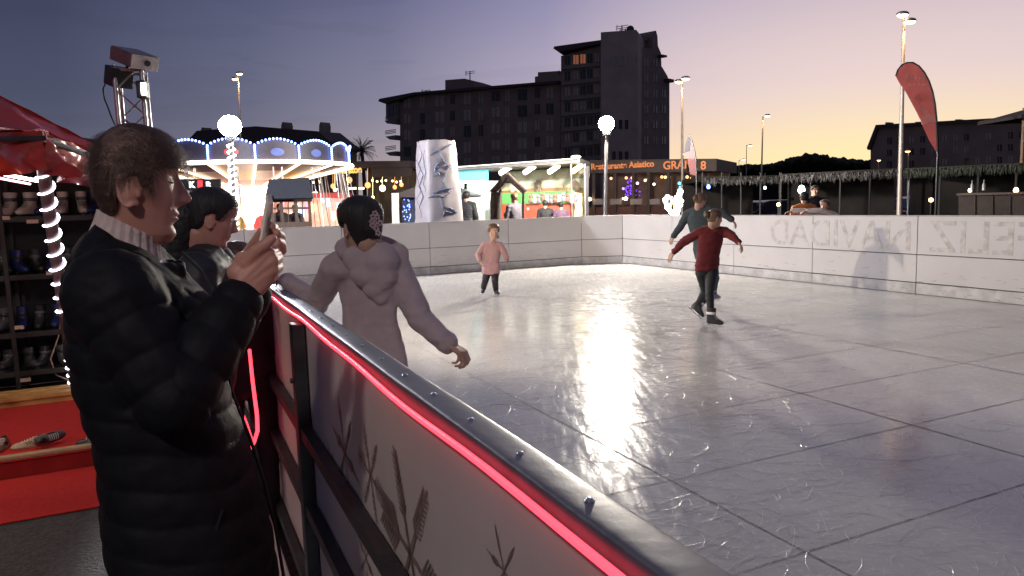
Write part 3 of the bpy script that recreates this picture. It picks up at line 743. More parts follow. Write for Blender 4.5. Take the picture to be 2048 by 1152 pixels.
curve = [(1791, 152), (1795, 140), (1803, 130), (1814, 125), (1826, 125), (1838, 132), (1849, 145), (1858, 162), (1865, 183), (1870, 208), (1873, 240), (1875, 275), (1876, 309)]
ft, cv, nr = flag(curve, curve, 13.4, 'large translucent red feather flag with pale worn print standing over the right barrier', [(curve+[(1858, 280), (1834, 226), (1812, 185), (1798, 165)], FRED)])
g = MB(); rg = random.Random(4)
def disc(mb, x, y, rx, ry, k=-.003, n=20): mb.add([cv(x+rx*math.cos(2*PI*i/n), y+ry*math.sin(2*PI*i/n))-nr*k for i in range(n)], [tuple(range(n))])
disc(g, 1842, 197, 12, 11); g.obj('print', FPALE, ft)
for i in range(5): g = MB(); g.add([cv(1812+i*8+dx, 148+i*1.5+dy)+nr*.007 for dx, dy in ((0, 0), (6, 1), (5, 9-i % 2*3), (1, 10))], [(0,1,2,3)]); g.obj('print', FPALE, ft)
for i in range(4): g = MB(); g.add([cv(1816+i*9+dx, 166+dy)+nr*.007 for dx, dy in ((0, 0), (6, 0), (7, 5), (1, 6))], [(0,1,2,3)]); g.obj('print', FPALE, ft)
for i in range(3): g = MB(); g.add([cv(1843+i*5+dx, 214+i*6+dy)+nr*.007 for dx, dy in ((0, 0), (7, 1), (6, 14), (2, 12))], [(0,1,2,3)]); g.obj('print', FPALE, ft)
g = MB(); g.add([cv(x, y)+nr*.007 for x, y in ((1838, 236), (1872, 228), (1874, 244), (1845, 250))], [(0,1,2,3)])
g.obj('print', FPALE, ft)
c2 = [(1378, 269), (1384, 282), (1389, 300), (1392, 320), (1393, 350)]
flag(c2, c2, 20.5, 'small feather flag in navy, white and red near the double headed lamp', [([(1378, 269), (1382, 278), (1380, 302), (1369, 305), (1371, 288)], fabric('flag_navy', (.03, .028, .045))), ([(1382, 278), (1386, 290), (1390, 306), (1391, 318), (1374, 316), (1364, 308), (1369, 305.5), (1380, 302.5)], fabric('flag_white', (.13, .085, .095))), ([(1391, 318.5), (1393, 335), (1393, 352), (1380, 348), (1377, 330), (1374, 316.5)], fabric('flag_dark_red', (.10, .025, .028)))])
# ================================================================== FAR BUILDINGS
WALLB = mat('render_wall', (.24, .185, .165), .85, var=.18, vs=.5, bump=.1, bs=3)
WALLP = mat('pale_render_wall', (.40, .32, .29), .85, var=.14, vs=.5)
ROOFB = mat('roof_tile', (.07, .055, .055), .8, var=.2, vs=2)
SHUT = mat('shutter', (.36, .31, .29), .7, var=.2, vs=3); GLD = mat('dark_glass', (.02, .022, .03), .12, var=.2)
LITW = mat('lit_window', (.6, .3, .15), .5, emit=(1, .32, .15), es=.16, var=0)
RAILG = mat('balcony_rail', (.20, .19, .20), .6, var=.1)
def plane_cv(p0, D0, p1, D1):
    "vertical plane through two pixels at two depths; returns pixel->point, along, outward normal (towards the camera)"
    a = P(*p0, D0); b = P(*p1, D1); d = V((b.x-a.x, b.y-a.y, 0)).normalized(); n = d.cross(UP)
    if n.y > 0: n = -n
    return (lambda x, y, k=0: onplane(x, y, a, n)+n*k), d, n
def far_base(c): return V((c.x, c.y, ZG))
cv, dA, nA = plane_cv((775, 300), 136, (1120, 300), 118)
t = thing('apartment_building', 'long dark apartment block with stepped seven storey tower and corner balconies behind the stalls', 'building', far_base(cv(1000, 400)))
def poly(cvf, pts, depth, name, m, k=0, par=t, nrm=None):
    g = MB(); g.prism([cvf(x, y, k) for x, y in pts], -(nrm or nA)*depth); return g.obj(name, m, par)
poly(cv, [(800, 436), (800, 206), (835, 190), (1121, 168), (1121, 436)], 14, 'wall', WALLB)
poly(cv, [(765, 204), (767, 199), (836, 186), (1122, 163), (1122, 168), (836, 191), (779, 209)], 16, 'roof', ROOFB, 1.2)
poly(cv, [(776, 240), (776, 207), (800, 204), (800, 243)], 8, 'corner_room', WALLB, .6)
poly(cv, [(877, 184), (877, 157), (916, 154), (935, 160), (935, 181)], 6, 'stair_house', WALLB, -2)
poly(cv, [(1058, 170), (1058, 150), (1064, 149), (1064, 141), (1108, 138), (1119, 146), (1119, 166)], 6, 'stair_house', WALLB, -2)
poly(cv, [(966, 184), (966, 177), (970, 173), (986, 172), (992, 175), (1000, 172), (1003, 181)], 1.5, 'roof_vent', ROOFB, -1)
cvt, dT, nT = plane_cv((1120, 300), 116, (1275, 300), 112)
poly(cvt, [(1122, 436), (1122, 112), (1206, 90), (1206, 436)], 12, 'wall', WALLB, 0, t, nT)
poly(cvt, [(1111, 100), (1113, 96), (1207, 83), (1207, 90), (1122, 106)], 14, 'roof', ROOFB, 1.3, t, nT)
poly(cvt, [(1206, 436), (1206, 69), (1276, 64), (1279, 70), (1279, 436)], 12, 'stair_tower', WALLP, 1.6, t, nT)
cvr, dR, nR = plane_cv((1278, 300), 113, (1338, 300), 121)
poly(cvr, [(1279, 436), (1279, 95), (1305, 97), (1305, 68), (1312, 61), (1315, 72), (1316, 92), (1322, 106), (1323, 132), (1335, 152), (1339, 165), (1339, 436)], 10, 'side_wall', WALLB, 0, t, nR)
poly(cvr, [(1279, 78), (1290, 75), (1305, 73), (1305, 78), (1279, 84)], 4, 'pergola_beam', WALLB, -.5, t, nR)
for x in (1322, 1336): poly(cvr, [(x-8, 110 if x < 1330 else 158), (x+3, 112 if x < 1330 else 160), (x+3, 116 if x < 1330 else 166), (x-8, 114 if x < 1330 else 164)], 9, 'eave', ROOFB, .8, t, nR)
def window(cvf, x0, y0, x1, y1, m, nrm, par, k=.06):
    c = [cvf(x0, y0, k), cvf(x1, y0-(x1-x0)*.02, k), cvf(x1, y1-(x1-x0)*.02, k), cvf(x0, y1, k)]
    g = MB(); g.prism(c, -nrm*.3); w = g.obj('window', m, par)
    if x1-x0 > 7:
        g = MB(); mx = (c[0]+c[1])/2; mz = (c[3]+c[2])/2; g.bar(mx+nrm*.03, mz+nrm*.03, .12, .08); g.obj('frame', RAILG, w)
rw = random.Random(9)
for fl in range(7):
    y = 205+fl*32.5
    for i, x in enumerate((815, 845, 880, 905, 935, 962, 992, 1015, 1045, 1075, 1100)):
        yy = y-(x-800)*.075-8; wd = (13, 9, 18, 9, 14, 8, 16, 9, 18, 10, 14)[i]
        if 3 <= fl and x < 930: pass
        if yy > 330: continue
        window(cv, x-wd/2, yy, x+wd/2, yy+19+(3 if i % 3 else 0), SHUT if rw.random() < .55 else GLD, nA, t)
    if fl > 0 and fl < 4:
        yb = 240+(fl-1)*32; 
        g = MB(); g.prism([cv(778+(fl > 1)*1, yb+2, 1.2), cv(800, yb-1, 1.2), cv(800, yb+7, 1.2), cv(788 if fl > 1 else 782, yb+8, 1.2)], -nA*8)
        for q in range(3): g.bar(cv(779, yb-4-q*4+8 if fl == 1 else yb-3-q*3, 1.2), cv(800, yb-6-q*4+8 if fl == 1 else yb-6-q*3, 1.2), .12)
        g.obj('balcony', RAILG, t)
for x0, y0, x1, y1 in ((779, 212, 784, 232), (786, 211, 791, 231), (793, 210, 798, 230)): window(cv, x0, y0, x1, y1, mat('sky_glass', (.10, .10, .14), .1, var=0), nA, t, .75)
for fl in range(9):
    y = 118+fl*31
    for i, x in enumerate((1135, 1152, 1166, 1180, 1194)):
        if y > 320: continue
        lit = (fl == 0 and i in (1, 2)); window(cvt, x-5, y-(x-1135)*.1-6, x+5, y-(x-1135)*.1+12, LITW if lit else (SHUT if rw.random() < .4 else GLD), nT, t)
    if fl in (1, 4, 6):
        for x in (1232, 1245, 1257): window(cvt, x-3.5, y-34 if fl == 1 else y, x+3.5, y-14 if fl == 1 else y+18, GLD if fl > 1 else mat('shutter_pale', (.33, .30, .30), .6), nT, t, 1.7)
    for x in (1292, 1310, 1327):
        if y < 300 and (x < 1320 or fl > 1): window(cvr, x-4, y, x+4, y+15, GLD if rw.random() < .5 else SHUT, nR, t)
    g = MB(); g.bar(cvt(1124, y+20, .3), cvt(1205, y+12, .3), .5, .35); 
    if y < 330: g.obj('floor_band', RAILG, t)
def antenna(cvf, x, y0, y1, par, k=-2, dish=False):
    g = MB(); a, b = cvf(x, y0, k), cvf(x, y1, k); g.tube([a, b], .10, 6)
    for q in (.75, .95): c = a.lerp(b, q); g.bar(c-dA*1.0, c+dA*1.0, .08); g.bar(c-dA*.8+nA*.1-UP*.3, c-dA*.8+UP*.3, .06)
    if dish: g.ball(a.lerp(b, .8)+dA*.8, (.6, .35, .6), 8)
    g.obj('antenna', ROOFB, par)
antenna(cv, 927, 158, 139, t); antenna(cvt, 1239, 67, 45, t); antenna(cvt, 1246, 66, 52, t, -2, True); antenna(cv, 838, 187, 178, t); antenna(cv, 1116, 150, 138, t)
# gabled house and far left roof, right building
cvh, dH, nH = plane_cv((500, 280), 95, (690, 280), 85)
t = thing('house', 'dark gabled building with two chimneys behind the carousel', 'house', far_base(cvh(600, 400)))
poly(cvh, [(380, 440), (380, 290), (682, 299), (682, 440)], 2.5, 'wall', WALLB, 0, t, nH)
poly(cvh, [(372, 292), (400, 262), (518, 253), (642, 263), (684, 297), (684, 302), (372, 300)], 3.5, 'roof', ROOFB, .5, t, nH)
for x, y in ((553, 247), (629, 247), (392, 258)): poly(cvh, [(x-4, y+16), (x-4, y+3), (x-2, y-4), (x+2, y-4), (x+4, y+3), (x+4, y+16)], 1.2, 'chimney', WALLB, -1, t, nH)
cvl, dL, nL = plane_cv((60, 280), 60, (240, 280), 60)
t = thing('house', 'dark low roofed house behind the red tent', 'house', far_base(cvl(140, 400)))
poly(cvl, [(60, 440), (60, 303), (183, 305), (183, 440)], 8, 'wall', WALLB, 0, t, nL)
poly(cvl, [(50, 306), (95, 276), (165, 275), (190, 308), (186, 311)], 9, 'roof', ROOFB, .4, t, nL)
poly(cvl, [(91, 280), (91, 262), (96, 262), (96, 280)], 1, 'chimney', WALLB, -1, t, nL)
cvb, dB, nB = plane_cv((1742, 300), 98, (2048, 300), 84)
t = thing('building', 'long dark terraced building with a row of chimneys on the right horizon', 'building', far_base(cvb(1850, 400)))
poly(cvb, [(1741, 440), (1741, 297), (1758, 255), (2250, 228), (2250, 440)], 12, 'wall', WALLB, 0, t, nB)
poly(cvb, [(1739, 300), (1737, 296), (1755, 250), (2250, 222), (2250, 230), (1759, 257), (1744, 299)], 13, 'roof', ROOFB, .5, t, nB)
for x, y, w in ((1766, 244, 3), (1799, 246, 3), (1827, 243, 4), (1908, 238, 5), (1918, 241, 4), (1941, 239, 4.5), (1962, 239, 4), (1987, 235, 4.5), (2023, 232, 5), (2041, 235, 5)):
    poly(cvb, [(x-w, y+14), (x-w, y), (x+w, y-.4), (x+w, y+14)], 1.5, 'chimney', WALLB, -1, t, nB)
for fl in range(3):
    for i in range(15):
        x = 1775+i*22; y = 275+fl*24-(x-1775)*.045
        if rw.random() < .75: window(cvb, x, y, x+9, y+13, GLD if rw.random() < .6 else SHUT, nB, t)
# hills, distant trees
g = MB(); pts = [(1300, 352), (1345, 350), (1440, 342), (1480, 337), (1550, 333), (1580, 324), (1610, 318), (1650, 320), (1700, 325), (1745, 328), (1900, 330), (2200, 335)]
top = [P(x, y, 330) for x, y in pts]; g.prism([V((top[0].x, top[0].y, ZG))]+top+[V((top[-1].x, top[-1].y, ZG))], V((20, 120, 0)))
HILL = mat('hill_scrub', (.035, .035, .025), .95, var=.4, vs=.05)
tag(g.obj('hills', HILL), kind='structure')
FOL = mat('foliage', (.045, .055, .03), .9, var=.45, vs=.6)
g = MB(); rt = random.Random(21)
for i in range(420):
    x = rt.uniform(1440, 1760); k = np.interp(x, [p[0] for p in pts], [p[1] for p in pts]); y = k+rt.uniform(-3, 6)
    if 1590 < x < 1650: y -= rt.uniform(0, 5)
    c = P(x, y, 325+rt.uniform(-6, 3)); r = rt.uniform(.5, 1.7); g.ball(c, (r*1.2, r, r*.8), 4)
for v in range(len(g.v)):
    p = V(g.v[v]); q = p+V((mn.noise(p*1.1), 0, mn.noise(p*1.3+V((5, 5, 5)))))*.8; g.v[v] = tuple(q)
tag(g.obj('distant_trees', FOL), kind='stuff')
# palm
c = P(724, 303, 88); t = thing('palm_tree', 'dark palm crown between the carousel and the apartment block', 'palm tree', (c.x, c.y, ZG))
g = MB(); g.tube([V((c.x, c.y, ZG)), c.lerp(V((c.x, c.y, ZG)), .5)+V((.1, 0, 0)), c], [.3, .24, .2], 8); g.obj('trunk', mat('palm_bark', (.07, .05, .035), .9), t, True)
g = MB(); rp = random.Random(2)
for k in range(46):
    a = rp.uniform(0, 2*PI); el = rp.uniform(-.3, 1.4); L = rp.uniform(1.3, 1.95); d = V((math.cos(a)*math.cos(el), math.sin(a)*math.cos(el), math.sin(el))); p = c.copy(); prev = None
    for s in range(9):
        q = p+d*L/8; d = (d+V((0, 0, -.13))).normalized(); sd = d.cross(UP).normalized()
        for sg in (-1, 1): e = p+sd*sg*.30*(1-s/11)+d*.22-UP*.10; g.add([p, p+d*.06, e], [(0, 1, 2)]); e2 = e+d*.1; g.add([p.lerp(q, .5), p.lerp(q, .8), e2], [(0, 1, 2)])
        g.quad(p-UP*.02, p+UP*.02, q+UP*.02, q-UP*.02); p = q
g.obj('crown', FOL, t)
# ================================================================== SWING CAROUSEL
CO = P(505, 422, 25.5); CO.z = ZG; CL = P(505, 336, 25.5).z; RR = 3.52
HOT = mat('bulb_warm', (.9, .8, .7), .4, emit=(1, .68, .45), es=3, var=0)
HOTW = mat('bulb_white', (.9, .9, .9), .4, emit=(1, .84, .76), es=5, var=0)
BLUE = mat('bulb_blue', (.3, .4, 1), .4, emit=(.16, .28, 1), es=9, var=0)
PRED = mat('paint_red', (.55, .06, .05), .4); PWHT = mat('paint_white', (.5, .42, .36), .4); PYEL = mat('paint_yellow', (.75, .5, .12), .4); PBLU = mat('paint_blue', (.10, .14, .4), .4); PGRY = mat('paint_grey', (.045, .035, .05), .5)
t = thing('swing_carousel', 'brightly lit chair swing carousel with blue bulb garlands around its crown', 'carousel', CO)
zc = lambda z: V((CO.x, CO.y, z))
hub = P(505, 374, 25.5).z
g = MB(); g.lathe([(RR, CL-.06), (RR+.04, CL), (RR, CL+.06), (RR-.1, CL+.02)], zc(0), 64); g.obj('rim', HOTW, t, True)
for k in range(16):
    a0 = 2*PI*k/16; g = MB(); n = 4; g.mi = 0
    for i in range(n):
        aa = a0+2*PI/16*i/n; ab = a0+2*PI/16*(i+1)/n
        for (r0, r1, mi) in ((.75, 1.5, 0), (1.5, 2.5, 1), (2.5, 3.40, 2)):
            z0 = hub+(CL-hub)*(r0-.75)/2.65; z1 = hub+(CL-hub)*(r1-.75)/2.65; g.mi = mi
            g.quad(*[zc(z)+V((math.cos(q)*r, math.sin(q)*r, 0)) for q, r, z in ((aa, r0, z0), (ab, r0, z0), (ab, r1, z1), (aa, r1, z1))])
    g.obj('canopy_panel', [(PRED, PYEL, PWHT), (PRED, PWHT, PGRY)][k % 2], t)
    d = V((math.cos(a0), math.sin(a0), 0)); g = MB(); g.bar(zc(hub-.03)+d*.75, zc(CL-.06)+d*3.42, .07, .05); g.obj('light_bar', HOT, t)
    # crown board with scalloped top
    m0 = a0; m1 = a0+2*PI/16; g = MB(); topz = lambda s: CL+.47+.20*math.sin(PI*s)**.8; vs = []; pn = 12; rc = RR-.12
    pt = lambda s, z, r=rc: zc(z)+V((math.cos(m0+(m1-m0)*s)*r, math.sin(m0+(m1-m0)*s)*r, 0))
    for i in range(pn): g.quad(pt(i/pn, CL+.06), pt((i+1)/pn, CL+.06), pt((i+1)/pn, topz((i+1)/pn)), pt(i/pn, topz(i/pn)))
    cb = g.obj('crown_board', [PGRY, PGRY, mat('crown_dark', (.03, .026, .04), .5)][k % 3], t)
    g = MB()
    for i in range(12): g.ball(pt(i/12, topz(i/12)+.03, rc+.05), .036, 4)
    for i in range(6): g.ball(pt(0, CL+.12+i*.065, rc+.06), .034, 4)
    g.obj('bulb_string', BLUE, cb)
    g = MB(); c_ = [pt(.5+.16*math.cos(2*PI*i/14), CL+.30+.12*math.sin(2*PI*i/14), rc+.02) for i in range(14)]; g.add(c_, [tuple(range(14))]); g.obj('painted_medallion', [PRED, PBLU, PBLU, PGRY][k % 4], cb)
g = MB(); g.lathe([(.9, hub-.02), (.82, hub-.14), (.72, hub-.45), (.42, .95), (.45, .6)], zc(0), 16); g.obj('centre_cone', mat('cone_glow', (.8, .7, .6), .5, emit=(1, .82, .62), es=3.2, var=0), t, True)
for k in range(10):
    a = 2*PI*k/10; d = V((math.cos(a), math.sin(a), 0)); g = MB(); g.bar(zc(hub-.18)+d*.86, zc(.95)+d*.47, .06, .03); g.obj('light_bar', HOT, t)
PINK = mat('bulb_pink', (.9, .3, .6), .4, emit=(1, .25, .55), es=4, var=0)
g = MB(); g.lathe([(1.35, ZG), (1.35, .55), (1.30, .6), (.5, .6)], zc(0), 20); g.obj('base_drum', PRED, t)
for k in range(12):
    a = 2*PI*k/12; d = V((math.cos(a), math.sin(a), 0)); s_ = V((-d.y, d.x, 0)); g = MB(); g.mi = 0
    g.add([zc(.55)+d*1.37+s_*x+UP*z for x, z in ((-.26, 0), (.26, 0), (.26, .55), (.16, .8), (0, .9), (-.16, .8), (-.26, .55))], [tuple(range(7))]); g.obj('painted_panel', [PWHT, PYEL, PRED, PBLU][k % 4], t)
    g = MB(); 
    for q in range(5): g.ball(zc(.62+q*.13)+d*1.42+s_*.28, .04, 4)
    g.obj('bulb_string', [PINK, HOT, HOTW][k % 3], t)
CHN = mat('chain', (.45, .42, .42), .4, .7)
for k in range(16):
    a = 2*PI*(k+.5)/16; d = V((math.cos(a), math.sin(a), 0)); s_ = V((-d.y, d.x, 0)); c = zc(.55)+d*3.55; g = MB()
    g.box(c, (.40, .36, .05), (s_, d, UP), .01); g.box(c-d*.18+UP*.2, (.40, .04, .36), (s_, d, UP), .01)
    st = g.obj('swing_seat', [PRED, PBLU, PYEL][k % 3], t); g = MB()
    for x in (-.19, .19):
        for y in (-.16, .16): g.tube([c+s_*x+d*y, zc(CL-.15)+d*(3.30+y*.2)+s_*x*.7], .013, 4)
    g.obj('chain', CHN, st)
SIGNW = mat('sign_white', (.9, .9, .9), .5, emit=(1, 1, 1), es=1.2, var=0); SIGNR = mat('sign_red', (.8, .05, .05), .5, emit=(1, .03, .05), es=1.0, var=0)
cvs, dS, nS = plane_cv((330, 370), 22, (440, 370), 22)
t = thing('kiosk_sign', 'black sign board with white and red letters at the left of the carousel', 'sign', far_base(cvs(380, 420)))
poly(cvs, [(340, 358), (440, 358), (440, 381), (340, 381)], .1, 'board', BLACK, 0, t, nS)
for x in (350, 430): g = MB(); q = cvs(x, 381); g.tube([V((q.x, q.y, ZG)), q], .03, 6); g.obj('post', STEEL, t)
text('letter', 'K', .24, SIGNW, cvs(379, 375, .02), dS, UP, t, .01, 'LEFT', .012); text('letter', 'R', .24, SIGNW, cvs(413, 375, .02), dS, UP, t, .01, 'LEFT', .012)
poly(cvs, [(396, 361), (405, 361), (405, 379), (396, 379)], .02, 'red_panel', SIGNR, .03, t, nS)
# generic helper: string of bulbs
def bulbs(name, pts, r, m, label, cat, wire=True):
    g = MB()
    for p in pts: g.ball(p, r, 4)
    o = g.obj(name, m, None, True); tag(o, label, cat)
    if wire: g = MB(); g.tube(pts, .006, 4); g.obj('wire', BLACK, o)
    return o
# games stall beside the carousel seen through the hut
cvg, dG, nG = plane_cv((440, 420), 31, (700, 420), 31)
t = thing('game_stall', 'row of glowing fairground game fronts with plush prizes behind the carousel base', 'stall', far_base(cvg(570, 420)))
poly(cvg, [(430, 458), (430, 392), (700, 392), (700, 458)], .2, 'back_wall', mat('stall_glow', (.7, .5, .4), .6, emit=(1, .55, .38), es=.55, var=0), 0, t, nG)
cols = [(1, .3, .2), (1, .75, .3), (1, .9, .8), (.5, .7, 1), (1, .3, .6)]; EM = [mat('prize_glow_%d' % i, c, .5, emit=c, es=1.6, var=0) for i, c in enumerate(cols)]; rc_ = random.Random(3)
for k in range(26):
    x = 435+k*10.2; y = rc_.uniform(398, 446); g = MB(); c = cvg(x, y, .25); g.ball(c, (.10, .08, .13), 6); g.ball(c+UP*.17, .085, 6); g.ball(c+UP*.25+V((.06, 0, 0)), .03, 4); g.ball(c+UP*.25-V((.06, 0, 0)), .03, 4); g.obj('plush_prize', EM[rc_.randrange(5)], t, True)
poly(cvg, [(425, 396), (705, 396), (705, 386), (425, 388)], 1.2, 'awning', PRED, 1.3, t, nG)
# small wooden hut
cvw, dW, nW = plane_cv((535, 420), 20.4, (640, 420), 20.8)
WOODD = mat('dark_wood', (.06, .035, .025), .8, var=.3, vs=12, stretch=(1, 1, .2)); ROOFN = mat('slate_roof', (.011, .013, .022), .9, var=.25, vs=12, bump=.3, bs=30)
t = thing('wooden_hut', 'small dark wooden hut with slate blue roof and open window frames before the carousel', 'hut', far_base(cvw(580, 420)))
g = MB()
a = [cvw(538, 362, .12), cvw(618, 358, .12)]; b = [cvw(531, 400, .30), cvw(626, 398, .30)]
bk = -nW*.9
g.prism([a[0], a[1], b[1], b[0]], nW*.05+UP*.03); g.prism([a[0], a[1], b[1]+bk*1.6, b[0]+bk*1.6], nW*-.02+UP*.04); g.obj('roof', ROOFN, t)
def beam(x0, y0, x1, y1, w, nm='frame', k=0): g = MB(); g.bar(cvw(x0, y0, k), cvw(x1, y1, k), w, w); g.obj(nm, WOODD, t)
for x in (542, 562, 591, 618): g = MB(); q = cvw(x, 398); g.bar(V((q.x, q.y, ZG)), q, .085, .085, up=dW); g.obj('post', WOODD, t)
beam(538, 402, 624, 400, .08, k=.01); beam(542, 417, 618, 416, .06, k=.012); beam(542, 452, 618, 450, .2, k=.014)
for x, w in ((550, .05), (577, .04), (605, .05)): beam(x, 402, x, 450, w*.6, 'muntin', k=.016)
g = MB(); g.prism([cvw(618, 398, -.02), cvw(618, 455, -.02), cvw(618, 455, -.9), cvw(618, 398, -.9)], dW*.03); g.obj('side_wall', WOODD, t)
# ================================================================== ICE PILLAR
def pillar_mat():
    m = mat('foam_ice', (.30, .27, .285), .55, var=.14, vs=3, bump=.25, bs=14); return m
IPM = pillar_mat(); CRK = mat('crack_blue', (.09, .12, .22), .6, var=.4, vs=10)
cb_ = P(878, 432, 18.6); base = V((cb_.x, cb_.y, ZG)); tz = P(878, 282, 18.6).z; k18 = 18.6/1450
t = thing('ice_pillar', 'tall pale artificial ice column with blue painted cracks behind the far barrier', 'column', base)
g = MB(); rings = []; npil = 26
for i in range(30):
    q = i/29; z = ZG+(tz-ZG)*q; w = (56-(56-38)*((z-ZG)/(tz-ZG)))*k18; rg_ = []
    for j in range(npil*2):
        a = 2*PI*j/(npil*2); sq = 1/max(abs(math.cos(a)), abs(math.sin(a)))**.55
        r = w*(.88*sq)*(1+.045*mn.noise(V((math.cos(a)*2.2, math.sin(a)*2.2, z*2.6)))+.03*mn.noise(V((math.cos(a)*7, math.sin(a)*7, z*7)))); top_ = (.05*mn.noise(V((a*2, 3, 0))) if i == 29 else 0)
        rg_.append(base+V((math.cos(a+.5)*r, math.sin(a+.5)*r*.8, z-ZG+top_)))
    rings.append(rg_)
g.loft(rings); g.obj('shaft', IPM, t, True)
cvp = lambda x, y: P(x, y, 17.9)
crk = MB()
def crack(pts, w):
    vs = []; n = len(pts)
    path = []
    for (x0, y0), (x1, y1) in zip(pts, pts[1:]):
        for s in range(4):
            f = s/4; path.append((x0+(x1-x0)*f+rt.uniform(-.8, .8), y0+(y1-y0)*f+rt.uniform(-.6, .6)))
    path.append(pts[-1]); P3 = []
    for x, y in path:     # find the shaft surface along the ray
        z = P(x, y, 18.3).z; q = (z-ZG)/(tz-ZG); d0 = None
        r = ray(x, y); o = V((0, 0, HC)); best = None
        for s in range(60):
            D = 17.4+s*.03; p = P(x, y, D); w_ = (56-18*((p.z-ZG)/(tz-ZG)))*k18; dx = (p.x-base.x); dy = (p.y-base.y)/.8; rr = math.hypot(dx, dy); a = math.atan2(dy, dx)-.5; sq = 1/max(abs(math.cos(a)), abs(math.sin(a)))**.55
            rad = w_*(.88*sq)*(1+.045*mn.noise(V((math.cos(a)*2.2, math.sin(a)*2.2, p.z*2.6)))+.03*mn.noise(V((math.cos(a)*7, math.sin(a)*7, p.z*7))))
            if rr < rad: best = P(x, y, D-.035); break
        if best: P3.append(best)
    if len(P3) > 2: crk.tube(P3, [w*.55*(.35+.65*math.sin(PI*(i+.5)/len(P3))) for i in range(len(P3))], 6)
for pts_, w in [([(905, 288), (888, 298), (870, 304), (860, 312)], .025), ([(878, 300), (885, 316), (893, 328), (901, 338)], .035), ([(885, 318), (872, 330), (868, 342), (880, 348), (866, 352)], .035), ([(868, 330), (880, 336), (901, 331)], .03), ([(895, 336), (890, 352), (884, 362), (895, 376), (902, 384)], .03), ([(866, 386), (880, 382), (892, 378), (908, 376)], .04), ([(856, 396), (872, 390), (888, 394), (900, 386)], .03),
                ([(880, 392), (884, 408), (888, 424), (886, 436)], .032), ([(886, 414), (900, 416), (914, 424), (900, 426), (886, 418)], .035), ([(838, 292), (844, 312), (836, 330), (846, 350), (838, 372), (846, 392), (838, 414), (844, 436)], .022), ([(832, 320), (842, 336), (834, 356), (842, 380), (833, 400), (842, 424)], .018), ([(850, 300), (846, 318), (852, 344), (846, 366), (852, 384)], .016)]: crack(pts_, w)
crk.obj('painted_cracks', CRK, t, True)
# ================================================================== FAIR STALL with mural and tube lamps
TUBEL = mat('tube_lamp', (.9, .9, .9), .4, emit=(1, .97, .80), es=6, var=0); TUBEY = mat('tube_lamp_yellow', (.9, .8, .4), .4, emit=(1, .80, .25), es=6, var=0)
cvk, dK, nK = plane_cv((920, 420), 25.5, (1170, 420), 24.5)
t = thing('fair_stall', 'wide open fair stall with painted desert mural, green counter and slanted tube lamps', 'stall', far_base(cvk(1050, 420)))
poly(cvk, [(918, 336), (1167, 319), (1167, 328), (918, 343)], 2.8, 'roof', mat('roof_grey', (.16, .15, .15), .6), .9, t, nK)
poly(cvk, [(985, 342), (1100, 335), (1170, 330), (1170, 352), (985, 362)], .05, 'ceiling', mat('ceiling_cream', (.22, .19, .13), .6), -1.2, t, nK)
poly(cvk, [(1168, 332), (1178, 332), (1178, 445), (1168, 445)], .12, 'corner_panel', PGRY, .1, t, nK)
def mural():
    m = bpy.data.materials.new('mural'); m.use_nodes = True; nt = m.node_tree; N = nt.nodes; L = nt.links; b = N['Principled BSDF']; b.inputs['Roughness'].default_value = .6
    tc = N.new('ShaderNodeTexCoord'); sp = N.new('ShaderNodeSeparateXYZ'); L.new(tc.outputs['Generated'], sp.inputs[0]); nz = N.new('ShaderNodeTexNoise'); nz.inputs['Scale'].default_value = 3.5; L.new(tc.outputs['Generated'], nz.inputs[0])
    ma = N.new('ShaderNodeMath'); ma.operation = 'MULTIPLY_ADD'; ma.inputs[1].default_value = .22; L.new(nz.outputs[0], ma.inputs[0]); L.new(sp.outputs[2], ma.inputs[2])
    r = N.new('ShaderNodeValToRGB'); L.new(ma.outputs[0], r.inputs[0]); e = r.color_ramp.elements; e[0].position = .0; e[0].color = (.42, .20, .05, 1); e[1].position = 1; e[1].color = (.30, .33, .30, 1)
    for p, c in ((.30, (.55, .28, .07)), (.36, (.28, .16, .07)), (.50, (.24, .15, .08)), (.54, (.58, .50, .30)), (.75, (.45, .45, .36))): q = e.new(p); q.color = (*c, 1)
    L.new(r.outputs[0], b.inputs['Base Color']); return m
poly(cvk, [(985, 355), (1160, 350), (1160, 390), (985, 390)], .05, 'mural', mural(), -1.3, t, nK)
MUR = mat('mural_dark', (.16, .11, .07), .6, var=.5, vs=6); MUR2 = mat('mural_light', (.5, .42, .30), .6, var=.5, vs=5)
for x, y, w, h, m in ((1062, 371, 8, 15, MUR), (1062, 377, 6, 8, MUR2), (1140, 372, 9, 14, MUR), (1010, 372, 9, 11, MUR2), (1116, 378, 3, 7, MUR), (1022, 376, 6, 8, MUR2)):
    g = MB(); g.add([cvk(x+w*math.cos(2*PI*i/16)*(1+.2*math.sin(i*2.3)), y+h*math.sin(2*PI*i/16)*(1+.15*math.sin(i*1.7)), -1.22) for i in range(16)], [tuple(range(16))]); g.obj('painted_figure', m, t)
poly(cvk, [(995, 388), (1150, 381), (1150, 406), (995, 410)], .6, 'green_counter', mat('green_counter', (.07, .30, .06), .45), .2, t, nK)
REDC = mat('red_counter', (.42, .07, .035), .5, var=.2, vs=6)
poly(cvk, [(998, 409), (1152, 405), (1152, 445), (998, 445)], .4, 'counter_front', REDC, .8, t, nK)
poly(cvk, [(1150, 384), (1170, 388), (1170, 445), (1150, 445)], .3, 'side_panel', mat('cream_panel', (.6, .58, .35), .5), .4, t, nK)
